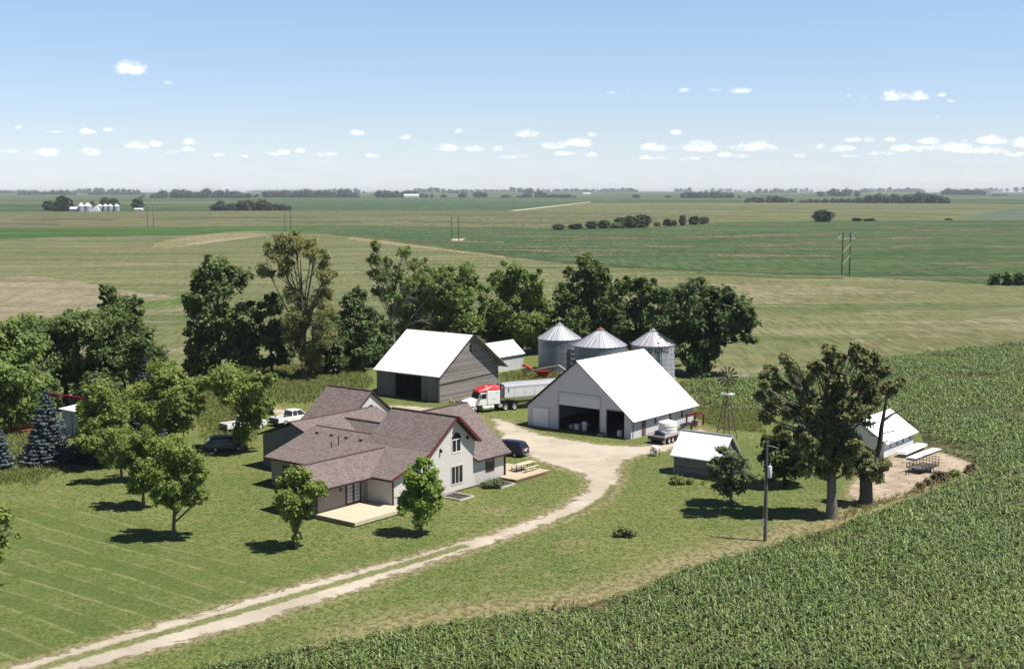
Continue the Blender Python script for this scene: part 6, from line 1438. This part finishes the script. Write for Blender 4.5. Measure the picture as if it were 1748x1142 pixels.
p2 = tree('pollarded tree with a thick squat trunk on the paved pad', (1478,862), [(1470,778,19),(1500,785,15),(1455,795,12),(1490,808,15),(1470,765,10),(1512,790,8)], LM['grey'], leaf=0.17, tr=0.62, seed=52, group=gr, dens=1.3, twig=3, trunk_pts=[(1478,862,0.85),(1478,845,0.62),(1477,820,0.60),(1483,800,0.45),(1493,775,0.30)], fork=0.75)
m = MB(); sp = G(1478,862).y/2213; PT = lambda x, y, dy=0: ((x-1478)*sp, dy, (862-y)*sp)
m.tube([PT(1490,790),PT(1499,755),PT(1501,725),PT(1506,690),PT(1509,650)], [0.30,0.26,0.21,0.14,0.05], 8)
m.tube([PT(1477,825),PT(1468,800),PT(1462,775,.5),PT(1460,755,.5)], [0.5,0.35,0.22,0.08], 8)
m.tube([PT(1504,712),PT(1520,700),PT(1545,690)], [0.15,0.09,0.03], 6)
for x, y, d in ((1503,735,(1,0,.1)),(1499,750,(.9,-.2,.3)),(1500,745,(-.8,0,.5)),(1506,690,(.5,.2,1)),(1507,670,(-.6,0,1))): bare_branches(m, rng, PT(x,y), d, 1.2, 0.06, 2)
m.build('bare_limb', M_barkd, p2)
tree('sprawling leafy shrub at the corner of the small grey shed', (1248,862), [(1245,775,13),(1226,790,15),(1265,786,15),(1245,806,21),(1274,812,11),(1231,826,15),(1260,832,14),(1215,812,9),(1232,765,6)], LM['shrub'], 'shrub', leaf=0.135, tr=0.10, seed=53, group=gr, gaps=0.1, name='shrub_tree', fork=0.1)
tree('dark rounded bushy tree between the small shed and the huge tree', (1338,830), [(1335,735,17),(1315,750,17),(1360,750,17),(1335,770,25),(1370,775,14),(1310,780,16),(1345,798,23),(1315,803,15),(1370,803,13)], LM['deep'], 'tree', leaf=0.20, tr=0.16, seed=54, group=gr, bark=M_barkd)
# ---------------------------------------------------------------- shrubs and weeds
shrub('low green shrub by the wall between the two window wells', (840,832), [(832,826,6),(842,823,7),(852,826,6),(826,829,4)], LM['shrub'], 61, 0.10)
shrub('lone tall weed clump on the lawn below the gravel bend', (1066,916), [(1055,910,7),(1066,908,8),(1078,912,6)], LM['grey'], 62, 0.10, cat='weeds', name='weed_clump')
shrub('leafy weeds along the front wall of the small grey shed', (1180,826), [(1152,818,5),(1165,820,6),(1180,822,6),(1195,825,6),(1208,828,5)], LM['weed'], 63, 0.10, cat='weeds', name='weed_clump')
for i, (x, y, k, lab) in enumerate(((1570,834,'brown','small brown weed clump, nearest of the row edging the pad'),(1584,828,'brown','round brown weed clump second along the pad edge'),(1602,822,'brown','wide brown weed clump in the middle of the pad edge'),(1627,814,'olive','greenish weed clump toward the pad corner'),(1656,806,'brown','brown weed clump on the far corner of the pad'))):
    r_ = (4, 6, 10, 9, 8)[i]; shrub(lab, (x,y), [(x-r_*.5,y-r_*.7,r_*.7),(x+r_*.5,y-r_*.8,r_*.75),(x,y-r_,r_*.7)], LM[k], 70+i, 0.10, 0.8, 'weed clumps edging the paved pad', 'weeds', 'weed_clump')
shrub('dark bush clump by the soybean field at the right edge', (1725,486), [(1700,477,9),(1716,473,11),(1735,474,11),(1752,475,11),(1692,481,5)], LM['dark'], 80, 0.5, 0.9, cat='bush', name='field_bush')
print('leaves', NLEAF)
# grass tufts: rough grass in the yard, weeds under the trees, dry grass along the corn
def tufts():
    rng = np.random.default_rng(8); xs = []
    def region(poly, n, h, k):
        pl = gp(poly); lo, hi = pl.min(0), pl.max(0)
        P = rng.uniform(lo, hi, (n*4, 2)); S_ = sdf(P, pl); P = P[S_ < -rng.exponential(1.6, len(S_))][:n]; P = P[sdf(P, DRIVE) > 0.1]
        xs.append((P, h, k))
    region([(330,628),(440,624),(620,618),(640,655),(600,690),(470,690),(430,770),(345,760),(320,700)], 9000, 0.45, 0)
    region([(850,640),(950,625),(970,650),(930,690),(860,690)], 3500, 0.45, 0)
    region([(0,700),(120,720),(130,800),(60,830),(-30,830)], 2500, 0.4, 0)
    region([(1190,695),(1300,703),(1310,740),(1230,735),(1180,715)], 1500, 0.35, 0)
    region([(330,1150),(560,1095),(850,1050),(1080,1008),(1290,936),(1500,870),(1665,805),(1690,820),(1510,885),(1300,952),(1090,1026),(860,1072),(560,1112),(330,1170)], 4500, 0.40, 1)
    region([(1420,900),(1500,866),(1600,835),(1670,805),(1660,800),(1560,835),(1440,870)], 3000, 0.35, 1)
    Vs, Ts = [], []
    for P, h, k in xs:
        n = len(P); B = 5
        az = rng.uniform(0, 6.28, (n, B)); L_ = h*rng.uniform(.5, 1.3, (n, B)); off = rng.normal(0, .10, (n, B, 2))
        cx = P[:, None, 0] + off[..., 0]; cy = P[:, None, 1] + off[..., 1]
        w = 0.035 + 0.02*h; dx, dy = np.cos(az), np.sin(az); lean = rng.uniform(.2, .8, (n, B))*L_
        a = np.stack([cx - dy*w, cy + dx*w, np.zeros_like(cx)], -1); b = np.stack([cx + dy*w, cy - dx*w, np.zeros_like(cx)], -1)
        c = np.stack([cx + dx*lean - dy*w*.5, cy + dy*lean + dx*w*.5, L_*.85], -1); d = np.stack([cx + dx*lean + dy*w*.3, cy + dy*lean - dx*w*.3, L_], -1)
        Vs.append(np.stack([a, b, d, c], 2).reshape(-1, 3))
        base = {0: 0.25, 1: 0.75, 2: 0.15}[k]
        Ts.append(np.repeat(np.clip(base + rng.normal(0, .18, (n, B)), 0, 1).ravel(), 4))
    V = np.concatenate(Vs); T = np.concatenate(Ts)
    o = np_mesh('tall_grass', V, np.arange(len(V)).reshape(-1, 4), leaf_mat('grass_blades', (0.13, 0.19, 0.035), (0.32, 0.27, 0.13), 0.35), attr={'tint': T})
    tag(o, 'tufts of rough green and dry grass around the yard and the corn edge', 'grass'); o['kind'] = 'stuff'
tufts()
# ================================================================== far trees, farms, woods, air
def tz(x, y): return float(terrain(np.array([x]), np.array([y]))[0])
def far_pt(px, py):
    py = max(py, 328.4)
    p = G(px, py)
    for _ in range(6):
        z = tz(p.x, p.y); z = min(z, 24.0); p = G(px, py, z)
    return p
# two small tree shapes to copy for trees a few pixels wide
def proto_tree(name, seed, H, Rr, mat, leaf, label, cat, group, loc):
    rng = np.random.default_rng(seed); r = empty(name, loc, 0, label, cat, group)
    cl = []
    for _ in range(60):
        u = unit(rng, 1)[0]; p = np.array([u[0]*Rr*.78, u[1]*Rr*.78, H*0.46 + u[2]*H*0.44])*1.0
        p += rng.normal(0, .05, 3)*H*.5; p[2] = max(p[2], H*.06); cl.append((p, Rr*0.34*rng.uniform(.7, 1.2), u))
    crown_mesh('crown', rng, cl, leaf, mat, r, 1.2)
    m = MB(); m.tube([(0,0,-0.3),(0,0,H*.6)], [H*.03,H*.012], 6); m.build('trunk', M_barkd, r); return r
gh = 'trees of the hedge beyond the bean field'
protos = []
def far_tree(px, py, top, w, k, label, group, cat='tree'):
    p = far_pt(px, py); s = p.y/2213; H = (py-top)*s; Rr = w/2*s
    if k >= len(protos):
        t_ = proto_tree('field_tree', 90+k, 10.0, 4.5, LM['dist'] if k != 2 else LM['olive'], 0.75, label, cat, group, p)
        t_.scale = (Rr/4.5, Rr/4.5, H/10.0); protos.append(t_); return t_
    return copy_thing(protos[k], p, random.Random(int(px*7)).uniform(0, 6), (Rr/4.5, Rr/4.5, H/10.0), label, group)
ordn = ['first','second','third','fourth','fifth','sixth','seventh','eighth','ninth','tenth','eleventh','twelfth','thirteenth','fourteenth']
hd_ = [(954,392.5,382.5,20,0),(983,391,382,24,1),(1010,390.5,377,20,0),(1031,390,376,22,1),(1050,389.5,380,20,2),(1060,389,371,24,0),(1078,389,369,24,1),(1095,388.5,366,28,0),(1122,386.5,378,11,2),(1140,386,374,16,0),(1151,385.5,376,9,1),(1165,385,367,11,0),(1185,383.5,369,18,1),(1200,382.5,370,18,0)]
def hl(i):
    sp = {0:'small lone round bush, ',1:'small spreading bush, ',4:'low pale-green bush, ',7:'tallest and widest tree, ',8:'tiny pale bush, ',11:'slender upright tree, '}.get(i, 'dark tree, ')
    return sp + ordn[i] + ' from the left in the hedge beyond the bean field'
for i in range(3):
    j = (0, 1, 4)[i]; x, y, t_, w, k = hd_[j]
    far_tree(x, y, t_, w, i, hl(j), gh)
for i, (x, y, t_, w, k) in enumerate(hd_):
    if i in (0, 1, 4): continue
    far_tree(x, y, t_, w, k, hl(i), gh)
far_tree(1404, 378.5, 358.5, 33, 0, 'single dome-shaped dark tree on the bean field edge, right of centre', gh)
for x, y, t_, w, lab in ((1462,377.5,372,16,'left half of the low bush pair right of the dome-shaped tree'),(1484,377.5,373,20,'right half of the low bush pair right of the dome-shaped tree'),(1619,376,373,12,'tiny bush at the right end of the terraced field edge')): far_tree(x, y, t_, w, 1, lab, gh, 'bush')
gf = 'trees around the distant bins'
for x, y, t_, w, lab in ((83,359.5,342,18,'leftmost of the trees by the distant bins'),(97,360,344,16,'second tree from the left by the distant bins'),(108,360.5,334,26,'tallest tree, just left of the distant bins'),(117,360,340,18,'tree touching the low grey shed of the distant bins'),(158,357,343,9,'small olive tree peeking over the white hoop shed'),(180,357.5,337,16,'left tree behind the row of four distant bins'),(194,357.5,338,18,'right tree behind the row of four distant bins'),(235,359,338,18,'lone tree right of the distant bins')):
    far_tree(x, y, t_, w, 0 if w != 9 else 2, lab, gf)
gb = 'scattered trees on the horizon farmland'
for x, y, t_, w, lab in ((815,337,328,14,'pair of round trees left of centre on the far plain, left one'),(826,337,329,12,'pair of round trees left of centre on the far plain, right one'),(757,337.5,332,10,'small bush between the two far white farmsteads'),(789,337.5,331,14,'far bush just left of the round pair'),(864,337.5,333,18,'low far bush right of the round pair'),(900,337.5,331,14,'far bush in the middle of the horizon row'),(925,337,329,20,'wider far tree in the middle of the horizon row'),(965,338,333,22,'low dark bush below the far white sheds'),(1086,338.5,332,13,'lone round bush in the far field right of centre'),(1140,338,334,12,'small dark bush left of the far round wood'),(1262,338,335,6,'tiny bush right of the far round wood'),(1700,335,331,12,'left bush on the far right slope'),(1715,335,332,10,'right bush on the far right slope'),(737,337,332,6,'tiny bush right of the far white barns')):
    far_tree(x, y, t_, w, 1, lab, gb)
# woods that read as one mass
def wood(label, x0, x1, base, top, depth, leaf, seed, mat=None):
    rng = np.random.default_rng(seed); p0 = far_pt(x0, base); p1_ = far_pt(x1, base); cl = []
    s = p0.y/2213; Hm = (base-top)*s; n = max(5, int((x1-x0)*s/ (Hm*0.55)))
    for k in range(n):
        f = (k + rng.uniform(.1, .9))/n; ed = min(1, 0.45+4*min(f, 1-f)); h = Hm*rng.uniform(.62, 1.08)*ed
        for row in range(depth):
            c = np.array(p0.lerp(p1_, f)); c[1] += row*Hm*0.7 + rng.normal(0, Hm*.2); c[0] += rng.normal(0, Hm*.2); zb = tz(c[0], c[1])
            hh = h*rng.uniform(.85, 1.05)
            for _ in range(16):
                u = unit(rng, 1)[0]; p = np.array([c[0]+u[0]*hh*.38, c[1]+u[1]*hh*.38, zb + hh*.5 + u[2]*hh*.42]); p[2] = max(p[2], zb+hh*.08)
                cl.append((p, hh*.27*rng.uniform(.7, 1.2), u))
    o, n_ = crown_mesh('distant_wood', rng, cl, leaf, mat or LM['dist'], None, 1.1)
    tag(o, label, 'wood'); o['kind'] = 'stuff'; return o
wood('dark grove of trees in the middle of the tan field at left', 364, 492, 359.5, 343, 2, 1.5, 1)
wood('long dark wood on the horizon at left', 248, 424, 338.5, 323.5, 2, 3.0, 2)
wood('line of dark trees on the horizon right of the long wood', 432, 615, 337.5, 325, 2, 3.0, 3)
wood('trees around the far white barns left of centre', 640, 728, 337.5, 325.5, 2, 3.0, 4)
wood('round dark wood on the far plain right of centre', 1162, 1253, 338.5, 327, 2, 2.8, 5)
wood('tree belt left of the big right-hand wood', 1270, 1358, 346, 336, 1, 2.2, 6)
wood('low hedge joining the big right-hand wood', 1366, 1470, 346.5, 339.5, 1, 2.0, 7)
wood('big dark wood on the plain at right', 1465, 1624, 347, 331, 3, 2.4, 8)
wood('far double tree belt above the right-hand hedge', 1395, 1470, 336.5, 323.5, 1, 3.5, 9)
wood('far wood on the slope at the right edge', 1606, 1680, 334, 322, 2, 3.5, 10)
wood('low bushes along the far field edge in the centre', 880, 985, 337.5, 331, 1, 2.5, 16)
for i, (x0, x1, b, t_) in enumerate(((-20,70,331,325),(30,130,333,324),(120,250,331,322.5),(150,236,333,326),(420,560,329,322.5),(520,620,330,322.5),(700,800,329.5,322.5),(760,880,328.5,322.5),(870,925,329,321.5),(915,1010,328,321.5),(990,1050,328,320.5),(1040,1090,327.5,320.5),(1150,1180,327.5,319.5),(1195,1270,328,320),(1275,1360,330,321),(1340,1390,328,320),(1420,1490,329,319),(1475,1560,329,319.5),(1525,1580,328,318.5),(1630,1690,329,319.5),(1678,1722,327,317.5),(1730,1780,327,318),(-40,20,330,325))):
    wood('faint blue tree belt on the horizon, number %s from the left' % i if False else 'faint blue tree belt on the skyline ' + ('far left','left edge','over the distant bins','just above the distant bins','above the long wood','left of the far barns','right of the far barns','left of the round pair','over the far bush','over the middle of the horizon row','above the far white sheds','right of the far white sheds','left of the round wood','behind the round wood','above the right tree belt','right of the round wood','above the double belt','left of the big right wood','over the big right wood','right of the big right wood','at the far right crest','cut by the right edge','cut by the left edge')[i], x0, x1, b, t_+1.5, 1, 4.5, 30+i)
# distant bins and sheds
fb = 'row of small distant bins'
M_fw = plain('far_white_metal', (0.72, 0.72, 0.74), 0.5, var=0.04); M_fg = plain('far_grey_metal', (0.40, 0.41, 0.46), 0.5, 0.2)
def fbin(px, py, w, top, eave, lab, grp):
    p = far_pt(px, py); s = p.y/2213; Rr = w/2*s; H = (py-eave)*s; T = (eave-top)*s + 0.4
    r = empty('far_grain_bin', p, 0, lab, 'grain bin', grp)
    m = MB(); m.lathe([(Rr,0),(Rr,H)], 24); m.build('bin_wall', M_fg, r, smooth=True)
    m = MB(); m.lathe([(Rr*1.04,H),(0.6,H+T),(0.01,H+T+.3)], 24); m.build('roof', M_fw, r, smooth=True); return r
fbin(139, 361.3, 11, 347, 352, 'left one of the two bigger bins in the distant farmyard', 'bigger distant bins')
fbin(150.5, 361.8, 14, 347, 352, 'right one of the two bigger bins in the distant farmyard', 'bigger distant bins')
for i, x in enumerate((170.5, 180, 188.5, 199.5)): fbin(x, 360.6, 9.5, 349, 352.2, ('leftmost','second','third','rightmost')[i] + ' small bin in the distant row of four', fb)
def far_barn(px, py, w, h, lab, ang=0.0, dep=None, roofc=None, wallc=None, cat='barn', name='far_barn'):
    p = far_pt(px, py); s = p.y/2213; Lx = w*s; H = h*s; D = dep or Lx*0.5
    r = empty(name, p, ang, lab, cat, 'distant farm buildings')
    m = MB(); m.box((-Lx/2,0,0),(Lx/2,D,H*.55)); m.build('wall', wallc or M_fw, r)
    m = MB(); m.prism([(-0.3,H*.551),(D+.3,H*.551),(D/2,H)], 'x', -Lx/2-.3, Lx/2+.3); m.build('roof', roofc or M_fw, r); return r
far_barn(125, 361.3, 14, 8, 'low grey-white shed at the left end of the distant bins', R(-10), 8, None, plain('far_lilac', (0.48, 0.47, 0.54), 0.6))
p = far_pt(163, 361.3); s_ = p.y/2213; r = empty('hoop_shed', p, R(10), 'white rounded hoop shed between the distant bins', 'shed')
m = MB(); prof = [(5.5*s_*math.cos(a), 9*s_*math.sin(a)) for a in [math.pi*k/14 for k in range(15)]]; m.prism(prof, 'y', 0, 12); m.build('hoop_cover', M_white, r, smooth=True)
m = MB(); m.box((-1.8,-0.05,0),(1.8,-0.003,3.2)); m.build('end_door', M_fw, r)
far_barn(236, 360, 14, 4.5, 'low white shed under the lone tree right of the distant bins', 0, 6)
for a in ((702,337.6,25,6,'long cream barn at the far farmstead left of centre'),(679,337,10,4,'small white barn left of the long cream barn'),(1002,334,13,4.5,'long white shed on the far plain right of centre'),(1024,334.3,7,3,'small white shed right of the long far one'),(1034,333.5,5,3,'smallest white shed at the far centre farm'),(187,331.5,9,3,'pale far barn above the distant bins, left one'),(219,331,8,3,'pale far barn above the distant bins, right one'),(498,328.5,22,3,'long white far shed above the left tree line'),(540,329,10,3,'small white far shed behind the left tree line'),(610,328.5,9,3,'white far shed left of the far white barns'),(1363,331.5,7,2.5,'white far house at the end of the right skyline belt'),(1382,327,8,2.5,'tiny white barn on the right skyline'),(1576,325.5,8,3,'tiny white building on the skyline over the big wood')):
    far_barn(*a)
# ================================================================== hazy air: one even volume round the whole plain, sky outside
def haze_box():
    m = MB(); m.box((-17600, -300, -2), (17600, 17600, 44))
    mt = bpy.data.materials.new('haze_air'); mt.use_nodes = True; nt = mt.node_tree; nt.nodes.clear()
    v = nt.nodes.new('ShaderNodeVolumePrincipled'); v.inputs['Color'].default_value = (0.84, 0.92, 1.0, 1); v.inputs['Density'].default_value = HAZE; v.inputs['Anisotropy'].default_value = 0.0
    o = nt.nodes.new('ShaderNodeOutputMaterial'); nt.links.new(v.outputs[0], o.inputs['Volume'])
    ob = m.build('haze', mt, uv=False); ob['kind'] = 'stuff'; ob['label'] = 'thin blue haze lying over the far plain'; ob['category'] = 'haze'
HAZE = 0.00005
haze_box()
